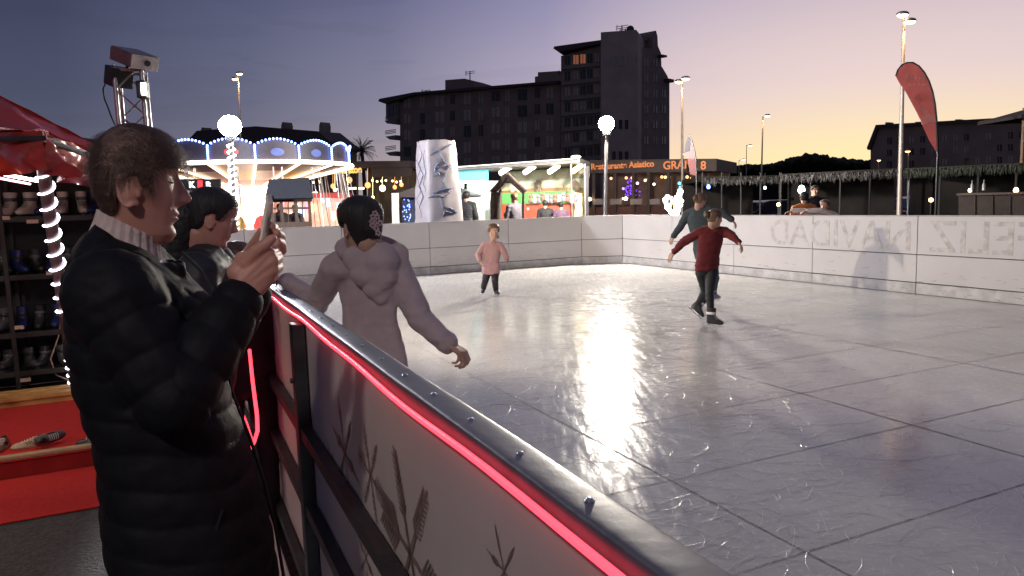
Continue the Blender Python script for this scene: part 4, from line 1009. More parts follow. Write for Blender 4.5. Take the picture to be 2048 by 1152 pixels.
for x, y in ((1034, 421), (1050, 420), (1066, 417), (1105, 418)):
    g = MB(); g.add([cvk(x+3.2*math.cos(2*PI*i/10)*(1 if i % 2 else .5), y+3.4*math.sin(2*PI*i/10)*(1 if i % 2 else .5), .83) for i in range(10)], [tuple(range(10))]); g.obj('star_sign', WH, t)
for i, x in enumerate((1014, 1062, 1110, 1156)):
    y = 340-i*1.0; g = MB(); a, b = cvk(x-6, y+7, .5), cvk(x+6, y-6, .0); g.tube([a, b], .085, 8); g.obj('tube_lamp', TUBEY if i in (3,) else TUBEL, t, True)
l = bpy.data.lights.new('stall_glow', 'AREA'); l.energy = 42; l.color = (1, .90, .62); l.size = 3; o = link('stall_glow', l, t); o.location = cvk(1085, 350, .4); o.rotation_euler = (math.radians(25), 0, 0)
g = MB(); a, b = cvk(926, 337, 1.0), cvk(1165, 320, 1.0); g.tube([a, b], .02, 6); g.obj('edge_light', mat('edge_light', (.8, .8, .8), .5, emit=(1, .95, .85), es=.5, var=0), t)
g = MB(); g.ball(cvk(925, 322, 1.1), .11, 10); g.tube([cvk(925, 322, 1.1), cvk(925, 340, 1.0)], .02, 6); g.obj('globe_lamp', mat('globe_cool', (.9, .9, .9), .4, emit=(.95, .97, 1), es=14, var=0), t, True)
g = MB(); g.ball(cvk(1161, 317.5, 1.1), (.16, .06, .05), 8); g.obj('end_lamp', TUBEL, t, True)
for x in (1150, 1176): g = MB(); q = cvk(x, 330, .9); g.tube([V((q.x, q.y, ZG)), q], .035, 8); g.obj('pole', GALV, t, True)
for k in range(12):
    x = 1072+k*8; g = MB(); c = cvk(x, 400+rt.uniform(-3, 2), .95); g.ball(c, (.08, .07, .10), 6); g.ball(c+UP*.13, .065, 6); g.ball(c+UP*.19+dK*.05, .025, 4); g.ball(c+UP*.19-dK*.05, .025, 4); g.obj('plush_prize', [mat('plush_brown', (.2, .12, .10), .9), mat('plush_white', (.5, .45, .45), .9), mat('plush_grey', (.2, .18, .22), .9)][k % 3], t, True)
# cyan ticket booth
t = thing('ticket_booth', 'bright white and turquoise ticket booth right of the ice pillar', 'booth', far_base(cvk(948, 430)))
poly(cvk, [(919, 343), (983, 340), (983, 362), (919, 362)], .1, 'header', mat('cyan_panel', (.15, .6, .6), .5, emit=(.15, .85, .85), es=.45, var=0), .5, t, nK)
poly(cvk, [(919, 360), (983, 360), (983, 446), (919, 446)], .1, 'back_wall', mat('booth_back', (.45, .42, .46), .5), -.9, t, nK)
g = MB(); g.tube([cvk(921, 363, .4), cvk(974, 361, .4)], .07, 8); g.obj('tube_lamp', mat('tube_white', (.9, .9, .9), .4, emit=(.95, 1, 1), es=8, var=0), t, True)
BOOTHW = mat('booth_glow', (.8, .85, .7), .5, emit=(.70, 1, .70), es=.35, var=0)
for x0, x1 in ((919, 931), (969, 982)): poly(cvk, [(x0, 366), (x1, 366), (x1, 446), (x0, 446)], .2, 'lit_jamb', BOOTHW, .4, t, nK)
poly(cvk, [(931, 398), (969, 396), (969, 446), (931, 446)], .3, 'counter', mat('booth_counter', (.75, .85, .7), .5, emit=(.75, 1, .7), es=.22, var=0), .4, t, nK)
g = MB(); g.add([cvk(940+9*math.cos(2*PI*i/14), 385-14*abs(math.sin(PI*i/14))+6, -.7) for i in range(14)], [tuple(range(14))]); g.obj('poster', mat('poster_red', (.45, .05, .08), .5), t)
l = bpy.data.lights.new('booth_glow', 'POINT'); l.energy = 40; l.color = (.9, 1, .95); l.shadow_soft_size = .2; o = link('booth_glow', l, t); o.location = cvk(950, 372, .1)
# wooden A frame arch
cva, dAa, nAa = plane_cv((985, 420), 19.2, (1052, 420), 19.0)
t = thing('wooden_arch', 'dark rustic wooden A frame arch in front of the mural stall', 'arch', far_base(cva(1018, 430)))
LOG = mat('bark_log', (.055, .035, .028), .9, var=.4, vs=10, bump=.5, bs=30)
for name, pts_, r in (('rafter', [(984, 386), (1000, 369), (1015, 350)], .085), ('rafter', [(1014, 350), (1030, 366), (1050, 384)], .08), ('post', [(993, 384), (992, 410), (992, 470)], .15), ('post', [(1047, 384), (1046, 410), (1046, 470)], .035), ('collar_beam', [(1000, 362), (1028, 362)], .06)):
    g = MB(); pp = [cva(*p) for p in pts_]; 
    if name == 'post': pp[-1].z = ZG
    g.tube(pp, [r*(1+.1*math.sin(i*3)) for i in range(len(pp))], 8); g.obj(name, LOG, t, True)
# ================================================================== RESTAURANTS
DK = mat('dark_front', (.05, .035, .03), .6, var=.3, vs=1); ORG = mat('sign_orange', (.8, .3, .1), .5, emit=(1, .22, .05), es=.18, var=0); ORG2 = mat('sign_yellow', (.9, .6, .2), .5, emit=(1, .50, .10), es=1.1, var=0)
cvq, dQ, nQ = plane_cv((1180, 420), 37, (1442, 420), 34)
t = thing('restaurant', 'dark single storey restaurant with dim orange lettering on its fascia right of the fair stall', 'building', far_base(cvq(1310, 420)))
poly(cvq, [(1178, 322), (1442, 319), (1442, 343), (1178, 348)], 5, 'fascia', DK, 1.0, t, nQ)
poly(cvq, [(1178, 347), (1442, 342), (1442, 446), (1178, 446)], .2, 'back_wall', mat('dim_interior', (.10, .06, .045), .7, emit=(1, .45, .25), es=.012, var=.4, vs=1.5), -2, t, nQ)
poly(cvq, [(1178, 415), (1442, 408), (1442, 446), (1178, 446)], .2, 'low_wall', mat('maroon_wall', (.09, .035, .03), .7), .6, t, nQ)
text('lettering', 'Restaurante Asiatico', .40, ORG, cvq(1197, 340.5, 1.04), dQ, UP, t, .02, 'LEFT', .012, xs=.94)
text('lettering', 'GRAN', .52, ORG, cvq(1338, 340, 1.04), dQ, UP, t, .02, 'LEFT', .012, xs=.95); text('lettering', 'R', .52, ORG, cvq(1392, 340, 1.04), dQ, UP, t, .02, 'LEFT', .012); text('lettering', '8', .52, ORG, cvq(1411, 340, 1.04), dQ, UP, t, .02, 'LEFT', .012)
for x in (1198, 1240, 1276, 1306, 1345, 1392): g = MB(); g.bar(cvq(x, 346, .7), cvq(x, 425, .7), .14); g.obj('column', DK, t)
for x0, x1 in ((1200, 1222), (1232, 1254), (1272, 1295), (1310, 1330), (1372, 1392), (1414, 1430)): poly(cvq, [(x0, 398), (x1, 397), (x1, 408), (x0, 409)], .05, 'placard', mat('placard', (.26, .22, .23), .6), .9, t, nQ)
for x, y in ((1193, 398), (1264, 397)): g = MB(); g.ball(cvq(x, y, .95), .085, 6); g.ball(cvq(x-5, y, .95), .05, 5); g.obj('table_lamp', mat('small_warm', (.9, .8, .6), .5, emit=(1, .75, .4), es=16, var=0), t, True)
g = MB(); rb = random.Random(8)
for k in range(80):
    x = rb.uniform(1228, 1262); y = rb.uniform(357, 392)
    if abs(x-1240) < (y-350)*.45 or y > 380: g.ball(cvq(x, y, -1.6), .035, 4)
g.obj('purple_lights', mat('bulb_purple', (.4, .2, .9), .5, emit=(.22, .06, 1), es=.9, var=0), t)
for x, y, c in ((1231, 377, (.3, .2, 1)), (1260, 366, (1, .7, .8)), (1346, 366, (.2, .9, .8)), (1348, 374, (.2, .3, 1)), (1345, 380, (.1, .6, .3)), (1310, 353, (1, .4, .1)), (1317, 353.5, (1, .6, .3)), (1325, 353, (1, .8, .5)), (1362, 353, (1, .5, .2)), (1371, 355, (1, .35, .1)), (1206, 356, (1, .35, .2)), (1237, 355, (1, .4, .2)), (1249, 355, (1, .4, .2)), (1282, 357, (1, .7, .3)), (1276, 360, (1, .6, .3)), (1294, 368, (.9, .8, .7)), (1416, 373, (.1, .2, 1))):
    g = MB(); g.ball(cvq(x, y, -1.2), .075, 5); g.obj('coloured_lamp', mat('cl_%d_%d' % (x, y), c, .5, emit=c, es=2.6, var=0), t, True)
# left restaurant with lanterns
cvr2, dR2, nR2 = plane_cv((690, 420), 36, (835, 420), 35)
t = thing('restaurant', 'dark cafe terrace with yellow sign letters, round paper lanterns and string lights beside the carousel', 'building', far_base(cvr2(760, 420)))
poly(cvr2, [(690, 325), (840, 324), (840, 337), (690, 338)], 5, 'roof', DK, 1.2, t, nR2)
poly(cvr2, [(690, 337), (840, 336), (840, 456), (690, 456)], .2, 'back_wall', mat('cafe_interior', (.09, .07, .05), .7, emit=(1, .6, .3), es=.010, var=.4, vs=1.5), -2.5, t, nR2)
poly(cvr2, [(760, 333), (840, 332), (840, 354), (760, 355)], .1, 'fascia', DK, 1.0, t, nR2)
text('lettering', 'Caratoe', .46, ORG2, cvr2(699, 349, 1.3), dR2, UP, t, .02, 'LEFT', .012, xs=.86)
LANT = mat('lantern_paper', (.9, .5, .2), .6, emit=(1, .42, .14), es=1.5, var=0); LANW = mat('lantern_bright', (.9, .8, .5), .6, emit=(1, .75, .35), es=4, var=0)
for x, y, r, m in ((716, 361, .145, LANT), (684, 373, .12, LANT), (752, 371, .14, LANT), (781, 377, .15, LANW), (688, 380, .09, LANW), (762, 395, .08, LANW), (805, 375, .10, LANT), (818, 370, .10, LANT)):
    g = MB(); c = cvr2(x, y, .9); g.lathe([(.3*r, -r), (.8*r, -.65*r), (r, 0), (.8*r, .65*r), (.3*r, r)], c, 12); g.tube([c+UP*r, cvr2(x, 338, .9)], .008, 4); g.obj('lantern', m, t, True)
bp_ = [cvr2(x, y, 1.1) for x, y in ((627, 366), (638, 367), (650, 366), (662, 365), (765, 362), (774, 364), (783, 363), (791, 362), (804, 363), (812, 365), (820, 364))]
g = MB(); [g.ball(p, .055, 4) for p in bp_]; g.obj('bulb_string', LANW, t, True)
for x in (705, 730, 757, 800, 830): g = MB(); g.bar(cvr2(x, 337, .8), cvr2(x, 440, .8), .08); g.obj('column', DK, t)
for x, y, w in ((712, 377, 10), (726, 377, 8), (633, 386, 9), (627, 400, 8)):
    g = MB(); g.box(cvr2(x, y, .3), (w*.05, .1, .10), (dR2, nR2, UP), .02); g.obj('counter_lamp', LANW, t)
# white post and small dark booth roof left of pillar
t = thing('sign_post', 'plain pale upright board left of the ice pillar', 'post', far_base(P(790, 430, 21)))
poly(plane_cv((783, 420), 21, (797, 420), 21)[0], [(783, 386), (796, 386), (798, 470), (785, 470)], .12, 'board', mat('pale_board', (.62, .56, .50), .6, emit=(1, .85, .7), es=.10, var=0), 0, t, V((0, -1, 0)))
cvz, dZ, nZ = plane_cv((795, 420), 23, (935, 420), 22.5)
t = thing('market_booth', 'low dark booth with sloping roof and blue lights, half hidden by the ice pillar', 'booth', far_base(cvz(850, 430)))
poly(cvz, [(793, 391), (845, 372), (890, 372), (938, 391), (930, 394), (800, 395)], 2, 'roof', DK, .4, t, nZ)
poly(cvz, [(804, 394), (928, 394), (928, 460), (804, 460)], .15, 'wall', mat('booth_dark_blue', (.03, .035, .06), .7), 0, t, nZ)
g = MB()
for k in range(26): a = rb.random(); g.ball(cvz(806+rb.uniform(0, 18), 396+rb.uniform(0, 45), .1), .022, 4)
g.obj('blue_lights', mat('bulb_blue_dim', (.2, .3, 1), .5, emit=(.15, .25, 1), es=3, var=0), t)
# ================================================================== LIGHT SCULPTURE
t = thing('light_sculpture', 'small white glowing branching light figure standing just over the far right barrier', 'light figure', far_base(P(1350, 430, 20)))
SCW = mat('sculpt_white', (1, 1, 1), .5, emit=(.92, .96, 1), es=7, var=0); SCY = mat('sculpt_yellow', (1, .8, .5), .5, emit=(1, .62, .22), es=3, var=0)
cvx = lambda x, y: P(x, y, 20)
for pts_, r, m in (([(1350, 440), (1342, 424), (1334, 414), (1331, 402), (1335, 394)], .055, SCW), ([(1352, 440), (1356, 420), (1360, 404), (1359, 388), (1361, 383)], .06, SCW), ([(1346, 428), (1352, 416), (1350, 406)], .05, SCY), ([(1340, 412), (1344, 404), (1343, 396)], .04, SCY), ([(1354, 412), (1352, 400), (1353, 395)], .05, SCY), ([(1331, 405), (1328, 398)], .03, SCY), ([(1362, 410), (1364, 402)], .04, SCW), ([(1350, 440), (1350, 500)], .05, SCW)):
    pp = [cvx(*p) for p in pts_]; g = MB(); pp[-1].z = max(pp[-1].z, ZG); g.tube(pp, [r*(.8+.3*((i*7) % 3)/2) for i in range(len(pp))], 7)
    for p in pp: g.ball(p, r*1.25, 5)
    g.obj('glowing_branch', m, t, True)
# ================================================================== MARKET CANOPIES, right side
CNP = mat('canopy_dark', (.02, .018, .018), .8, var=.3); FRG = mat('tinsel', (.055, .05, .052), .5, .1, var=.5, vs=30); FRG2 = mat('tinsel_green', (.018, .026, .015), .7, var=.4, vs=30)
for idx, (x0, y0, D0, x1, y1, D1, lab) in enumerate(((1405, 354, 27, 1560, 350, 27, 'dark market canopy with pale tinsel fringe behind the skaters on the right'), (1562, 348, 25, 1800, 336, 23.5, 'dark market canopy with tinsel fringe under the hill and behind the two onlookers'), (1804, 337, 22, 2110, 322, 20, 'dark market canopy with tinsel fringe below the long building at the right edge'))):
    cc, dd, nn = plane_cv((x0, y0), D0, (x1, y1), D1); t = thing('market_canopy', lab, 'canopy', far_base(cc((x0+x1)/2, 420)), group='market canopies behind the right barrier')
    poly(cc, [(x0, y0), (x1, y1), (x1, y1+9), (x0, y0+9)], 3.2, 'roof', CNP, 0, t, nn)
    g = MB(); 
    for k in range(int((x1-x0)*2.6)):
        x = rb.uniform(x0, x1); yy = y0+(y1-y0)*(x-x0)/(x1-x0); L = .08+.16*rb.random(); c = cc(x, yy+rb.uniform(2, 11), .03+rb.random()*.05); a = rb.uniform(-.8, .8); s = (dd*math.cos(a)+nn*math.sin(a))*.022
        g.add([c-s, c+s, c+s*.3-UP*L+dd*rb.uniform(-.06, .06)], [(0, 1, 2)])
    g.obj('tinsel_fringe', FRG if idx < 2 else FRG2, t)
    n = 4
    for k in range(n+1):
        x = x0+(x1-x0)*k/n; q = cc(x, 345, -.02); g = MB(); g.tube([V((q.x, q.y, ZG)), V((q.x, q.y, q.z))], .03, 6); g.obj('post', mat('canopy_post', (.035, .032, .035), .6), t, True)
    poly(cc, [(x0, y0+9), (x1, y1+9), (x1, 446), (x0, 446)], .1, 'back_curtain', mat('curtain_dark', (.014, .011, .011), .9, var=.4, vs=2), -3.0, t, nn)
for x, y, D, c, r, lab in ((1417, 374, 26, (.15, .25, 1), .07, 'small blue lamp hanging under the canopy right of the restaurant'), (1530, 376, 26, (.8, 1, .9), .05, 'tiny white lamp hanging under the canopy left of the onlookers'), (1603, 380, 20, (.75, 1, .85), .10, 'bright greenish white lamp hanging above the onlooker in orange'), (1940, 381, 19, (.9, .9, .5), .045, 'small yellow lamp standing on the dark bar counter'), (2032, 381, 18.4, (1, .45, .3), .06, 'slim orange white lamp near the right edge on the bar counter')):
    t = thing('lamp', lab, 'lamp', P(x, y, D)); g = MB(); c3 = P(x, y, D)
    g.lathe([(r*.3, -r), (r*.8, -r*.7), (r, 0), (r*.7, r), (r*.2, r*1.3)], c3, 10); g.obj('bulb', mat('lampc_%d' % x, c, .5, emit=c, es=6, var=0), t, True)
    g = MB(); z1 = P(x, 346, D).z if x < 1900 else P(x, 392, D).z; g.tube([c3+UP*(r if x < 1900 else -r), V((c3.x, c3.y, z1))], .008, 4); g.obj('cord' if x < 1900 else 'stand', BLACK, t)
# dark bar counter
cc, dd, nn = plane_cv((1915, 420), 18.8, (2060, 420), 17.8); t = thing('bar_counter', 'dark wooden bar counter box behind the barrier at the right edge', 'counter', far_base(cc(1980, 420)))
poly(cc, [(1917, 390), (2140, 385), (2140, 450), (1917, 450)], 1.4, 'body', mat('counter_dark', (.03, .018, .016), .6, var=.3), 0, t, nn); poly(cc, [(1914, 387), (2145, 382), (2145, 386), (1914, 391)], 1.6, 'top', mat('counter_top', (.09, .06, .05), .35), .08, t, nn)
for x in (1950, 1985, 2020): g = MB(); g.bar(cc(x, 392, .012), cc(x, 446, .012), .03, .02); g.obj('batten', DK, t)
for x, y in ((1938, 385), (1962, 384)): 
    c = cc(x, y, -.4); g = MB(); g.lathe([(.035, 0), (.035, .14), (.012, .20), (.012, .27), (0, .27)], c+UP*.04, 10); tag(g.obj('bottle', mat('bottle_glass', (.35, .38, .36), .15), None, True), 'small pale bottle standing on the dark bar counter, %s one' % ('left' if x == 1938 else 'right'), 'bottle')
# parasol top right
pc = P(2062, 226, 24); t = thing('parasol', 'dark square market parasol cut by the right picture edge', 'parasol', (pc.x, pc.y, ZG))
g = MB(); r_ = 1.05; cs_ = [pc+V((r_*a, r_*b, -.16)) for a, b in ((-1, -1), (1, -1), (1, 1), (-1, 1))]; ap = pc+UP*.17
for i in range(4): g.add([cs_[i], cs_[(i+1) % 4], ap], [(0, 1, 2)]); g.quad(cs_[i], cs_[(i+1) % 4], cs_[(i+1) % 4]-UP*.09, cs_[i]-UP*.09)
g.obj('canopy', mat('parasol_cloth', (.06, .045, .05), .9), t); g = MB(); pb = P(2047, 250, 24); g.tube([V((pb.x, pb.y, ZG)), V((pb.x, pb.y, ap.z))], .05, 8); g.obj('pole', mat('parasol_pole', (.3, .2, .13), .6), t, True)
g = MB(); [g.bar(ap-UP*.05, c, .025) for c in cs_]; g.obj('rib', STEEL, t)
# ================================================================== PARKED CARS
def car(label, px, D, rz, col, lights):
    t = thing('parked_car', label, 'car', (0, 0, 0), group='cars parked behind the right barrier')
    pm = mat('car_paint_%s' % col[0], col[1], .25, .3, var=.05, spec=.6); gl = mat('car_glass', (.015, .017, .02), .08, var=0); ty = mat('tyre', (.02, .02, .02), .9)
    prof = [(-2.1, .30), (-2.12, .62), (-2.0, .88), (-1.75, .95), (-1.25, 1.38), (-.9, 1.46), (.25, 1.46), (.6, 1.38), (1.15, .98), (1.85, .86), (2.08, .68), (2.1, .35), (1.9, .25), (-1.9, .25)]
    rings = []
    for y, ins, sc_ in ((-.84, .12, .93), (-.80, .03, .98), (-.5, 0, 1), (.5, 0, 1), (.80, .03, .98), (.84, .12, .93)):
        rings.append([V((x*(1-ins*.1), y*(1-.16*max(0, (z-.9)/.56)), .25+(z-.25)*(1-ins*.12))) for x, z in prof])
    g = MB(); g.loft(rings); g.obj('body', pm, t, False)
    for sy in (-1, 1):
        g = MB(); pf = [(-1.55, .98), (-1.12, 1.36), (.45, 1.36), (.98, .98)]; yy = lambda z: sy*(.855-.135*max(0, (z-.9)/.56)); a = [V((x, yy(z), z)) for x, z in pf]; g.prism(a, V((0, sy*.012, 0))); g.obj('window', gl, t)
    for x0, z0, x1, z1 in ((1.12, 1.0, .63, 1.37), (-1.72, .98, -1.27, 1.36)):
        sx = 1 if x0 > 0 else -1; g = MB(); g.prism([V((x0+.02*sx, -.66, z0)), V((x0+.02*sx, .66, z0)), V((x1+.02*sx, .60, z1)), V((x1+.02*sx, -.60, z1))], V((.02*sx, 0, .012))); g.obj('windscreen', gl, t)
    for x in (-1.3, 1.3):
        for y in (-.78, .78):
            g = MB(); g.lathe([(.0, -.1), (.28, -.1), (.32, -.06), (.32, .06), (.28, .1), (0, .1)], (x, y, .32), 18, (V((1,0,0)), V((0,0,1)), V((0,1,0)))); w = g.obj('wheel', ty, t, True)
            g = MB(); g.lathe([(0, -.115), (.17, -.112), (.19, -.09), (.19, .09), (.17, .112), (0, .115)], (x, y, .32), 12, (V((1,0,0)), V((0,0,1)), V((0,1,0)))); g.obj('rim', GALV, w, True)
    for y in (-.62, .62):
        g = MB(); g.box((-2.08, y, .78), (.10, .26, .12), None, .02); g.obj('tail_light', SIGNR if lights else mat('tail_dim', (.25, .02, .02), .3), t)
        g = MB(); g.box((2.03, y, .70), (.12, .30, .12), None, .02); g.obj('headlight', mat('head_glass', (.4, .4, .4), .15), t)
    p = P(px, 420, D); t.location = (p.x, p.y, ZG); t.rotation_euler = (0, 0, rz); return t
car('dark parked car showing red tail lights behind the right barrier', 1720, 34, math.radians(75), ('a', (.04, .03, .035)), True)
car('dark parked car lit by an orange lamp, right of the thin pale post', 1866, 30, math.radians(12), ('b', (.05, .045, .05)), False)
car('dark parked car behind the barrier, left of the onlooker in orange', 1530, 34, math.radians(200), ('c', (.04, .04, .05)), False)
t = thing('lamp', 'small orange lamp glowing over the roof of the rightmost parked car', 'lamp', P(1862, 400, 20)); g = MB(); g.ball(P(1862, 400, 20.4), .06, 6); g.obj('bulb', LAMPO, t, True); g = MB(); q = P(1862, 400, 20.4); g.tube([V((q.x, q.y, ZG)), q], .02, 6); g.obj('stand', STEEL, t)
t = thing('lamp', 'small orange lamp low behind the barrier left of the onlooker in orange', 'lamp', P(1557, 410, 20)); g = MB(); g.ball(P(1557, 409, 19), .05, 6); g.obj('bulb', LAMPO, t, True); g = MB(); q = P(1557, 409, 19); g.tube([V((q.x, q.y, ZG)), q], .02, 6); g.obj('stand', STEEL, t)
# ================================================================== RED TENT, left
TENT = mat('tent_red', (.40, .035, .028), .26, var=.16, vs=3, spec=.6)
C_ = P(84, 258, 4.9); E1 = P(-330, 262, 4.0); E2 = P(300, 345, 7.3); PK = P(-300, 40, 6.9); E3 = P(-520, 200, 8)
pole_top = P(86, 330, 5.35); pole_base = V((P(150, 775, 6.3).x, P(150, 775, 6.3).y, .04))
t = thing('market_tent', 'red tent with crumpled hanging valance over the skate rental shelves', 'tent', (pole_base.x, pole_base.y, ZG))
def drape(a, b, drop, n, amp, seed, f1=9):
    d = (b-a); L = d.length; d = d/L; nn = d.cross(UP).normalized(); g = MB(); vs = []; m = 14
    for i in range(n+1):
        s = i/n
        for j in range(m+1):
            q = j/m; sag = -.05*math.sin(PI*s)-.03*abs(math.sin(s*L*2.1+seed))
            o = amp*(.35+.65*q)*(mn.noise(V((s*L*2.2+seed, q*1.1, seed)))*1.2+.9*(1-2*abs(math.sin(s*L*f1*.6+1.8*(q-.5)*math.sin(s*L*3+seed)+seed+1.5*mn.noise(V((s*L*1.5, seed, 0))))))+.9*abs(mn.noise(V((s*L*5+q*2, q*3.0-s*L*2, seed)))))
            vs.append(a+d*s*L+nn*o+UP*(sag*(q*.6+.4)-drop*q*(1+.10*mn.noise(V((s*L*3, seed+4, 0))))))
    fs = [(i*(m+1)+j, (i+1)*(m+1)+j, (i+1)*(m+1)+j+1, i*(m+1)+j+1) for i in range(n) for j in range(m)]
    g.add(vs, fs); return g
drape(E1, C_, .235, 110, .085, 2.0).obj('valance', TENT, t, True); drape(C_, E2, .27, 150, .095, 5.2, 8).obj('valance', TENT, t, True)
g = MB()
def roof(a, b, p, seed):
    n = 24; vs = []; idx = {}
    for i in range(n+1):
        for j in range(n+1-i):
            s, q = i/n, j/n; pt = a*(1-s-q)+b*s+p*q; w = min(1-s-q, s, q)
            pt = pt+UP*(-.12*math.sin(PI*min(1, 3*w))+.03*mn.noise(pt*4+V((seed, 0, 0)))); idx[(i, j)] = len(vs); vs.append(pt)
    fs = []
    for i in range(n):
        for j in range(n-i):
            fs.append((idx[(i, j)], idx[(i+1, j)], idx[(i, j+1)]))
            if j < n-i-1: fs.append((idx[(i+1, j)], idx[(i+1, j+1)], idx[(i, j+1)]))
    g.add(vs, fs)
roof(E1, C_, PK, 1); roof(C_, E2, PK, 2); roof(E2, E3, PK, 4); roof(E3, E1, PK, 6); g.obj('canopy', TENT, t, True)
g = MB(); g.tube([pole_base, pole_top], [.040, .046], 14); g.obj('pole', mat('tent_pole', (.17, .13, .14), .35, .5), t, True)
g = MB(); h1 = helix(pole_base+(pole_top-pole_base)*.03, pole_base.lerp(pole_top, .23), .046, .085, .01, 14); g.tube(h1, .0055, 6); h2 = helix(pole_base.lerp(pole_top, .38), pole_base.lerp(pole_top, .985), .056, .135, .01, 14); g.tube(h2, .0065, 6); g.obj('light_rope', ROPEW, t, True)
g = MB(); g.tube([pole_base+V((-.03, 0, .08)), pole_base+V((-.14, -.02, .14)), pole_base+V((-.19, 0, .28)), pole_base+V((-.10, 0, .48)), pole_base+V((-.07, 0, .6))], .006, 6); g.obj('cable', mat('cable_pale', (.4, .25, .2), .5), t, True)
for e in (E1, E2, E3): g = MB(); g.tube([V((e.x, e.y, ZG)), e], .04, 10); g.obj('pole', STEEL, t, True)
g = MB(); g.tube([C_-UP*.06, E1-UP*.06], .018, 6); g.tube([C_-UP*.06, E2-UP*.06], .018, 6); g.obj('frame_bar', STEEL, t)
g = MB(); g.tube([P(-160, 318, 4.7), P(78, 362, 5.6)], .012, 8); g.obj('tube_lamp', mat('tube_pink', (1, .9, .9), .4, emit=(1, .84, .82), es=14, var=0), t, True)
g = MB(); g.tube([P(-60, 345, 5.2), P(60, 368, 5.9)], .009, 6); g.obj('tube_lamp', mat('tube_pink2', (1, .5, .6), .4, emit=(1, .35, .45), es=6, var=0), t, True)
l = bpy.data.lights.new('tent_light', 'AREA'); l.energy = 16; l.color = (1, .80, .56); l.shape = 'RECTANGLE'; l.size = 1.6; l.size_y = .2; o = link('tent_light', l, t); o.location = R(5.3, -1.9, 2.12)
g = MB(); g.box(R(5.3, -1.9, 2.16), (1.6, .16, .05), (BX, AX, UP), .01); g.obj('lamp_bar', mat('lamp_bar', (.8, .8, .7), .5, emit=(1, .85, .6), es=3, var=0), t)
# platform, carpet, bench
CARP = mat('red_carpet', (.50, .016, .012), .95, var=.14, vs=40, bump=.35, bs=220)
tag(MB().prism([R(4.58, -6, ZG+.004), R(4.58, .05, ZG+.004), R(5.36, .05, ZG+.004), R(5.36, -6, ZG+.004)], UP*.006).obj('red_carpet', CARP), 'lower strip of red carpet lying on the asphalt in front of the step', 'carpet')
WOODY = mat('pine_plank', (.55, .30, .09), .5, var=.25, vs=6, stretch=(1, 1, 1), bump=.15, bs=40)
WOODS = mat('worn_strip', (.42, .30, .16), .6, var=.2, vs=9)
t = thing('rental_platform', 'low platform covered with red carpet and edged with a pale wooden strip', 'platform', R(6, -2, ZG))
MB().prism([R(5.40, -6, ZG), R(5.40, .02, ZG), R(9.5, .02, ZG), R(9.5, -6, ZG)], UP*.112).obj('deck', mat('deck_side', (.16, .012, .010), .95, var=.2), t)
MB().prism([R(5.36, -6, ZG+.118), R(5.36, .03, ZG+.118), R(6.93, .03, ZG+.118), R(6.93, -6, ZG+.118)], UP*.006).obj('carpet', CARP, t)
MB().prism([R(5.372, -6, ZG), R(5.372, .03, ZG), R(5.38, .03, ZG), R(5.38, -6, ZG)], UP*.108).obj('carpet_riser_shaded', mat('carpet_riser_shaded', (.30, .012, .01), .95, var=.2), t)  # riser carpet in a darker red, its shade put into the colour
g = MB(); g.box(R(5.40, -3, ZG+.138), (6.0, .055, .026), (BX, AX, UP), .006); g.obj('wooden_strip', WOODS, t)
t = thing('wooden_bench', 'low yellow plank bench in front of the skate shelves', 'bench', R(7.0, -1.5, .04))
for u, z in ((6.98, .105), (7.12, .115)): g = MB(); g.box(R(u, -3.0, z), (6.0, .125, .035), (BX, AX, UP), .005); g.obj('plank', WOODY, t)
g = MB(); g.box(R(6.955, -3.0, .052), (6.0, .03, .075), (BX, AX, UP), .004); g.obj('front_board', WOODY, t)
g = MB(); g.box(R(6.945, -3.0, -.0), (6.0, .012, .03), (BX, AX, UP)); g.obj('kick_board', mat('brown_board', (.10, .075, .045), .8, var=.3), t)
for v in (-5.5, -3.2, -1.45, -.3): g = MB(); g.box(R(7.04, v, .065), (.05, .05, .045), (BX, AX, UP), .004); g.obj('leg', WOODS, t)
# shelf rack
RACK = mat('rack_black', (.025, .022, .022), .5, .3, var=.2); t = thing('shelf_rack', 'tall black shelving rack for rental skates under the red tent', 'shelf', R(7.5, -1.7, .04))
SH = [P(40, y, 6.4).z for y in (436, 548, 658, 732, 772)]
for z in SH: g = MB(); g.box(R(7.52, -2.0, z-.012), (4.0, .36, .022), (BX, AX, UP), .002); g.box(R(7.335, -2.0, z-.012), (4.0, .012, .045), (BX, AX, UP), .002); g.obj('shelf_board', RACK, t)
for v in (-4, -2.75, -1.28, -.02):
    for u in (7.34, 7.70): g = MB(); g.box(R(u, v, 1.08), (.035, .035, 2.08), (BX, AX, UP), .003); g.obj('upright', RACK, t)
g = MB(); g.box(R(7.5, -2.0, 2.06), (4.0, .30, .03), (BX, AX, UP), .003); g.obj('top_board', mat('shelf_top_lit', (.55, .42, .18), .5), t)  # yellow lamp light on the top board is put into its colour
g = MB(); g.box(R(7.74, -2.0, 1.06), (4.0, .02, 2.0), (BX, AX, UP)); g.obj('back_panel', mat('back_dark', (.03, .028, .03), .8), t)
PTAG = mat('price_tag', (.55, .42, .32), .6)
for i, (x, y) in enumerate(((36, 655), (50, 760), (8, 436), (65, 443), (104, 546))):
    c = Q(0, 0, 0) if 0 else None; r0 = ray(x, y); k = (7.325-0)/(r0.dot(AX)); p = V((0, 0, HC))+r0*k
    g = MB(); g.box(p, (.085, .004, .032), (BX, AX, UP)); g.obj('price_tag', PTAG, t)
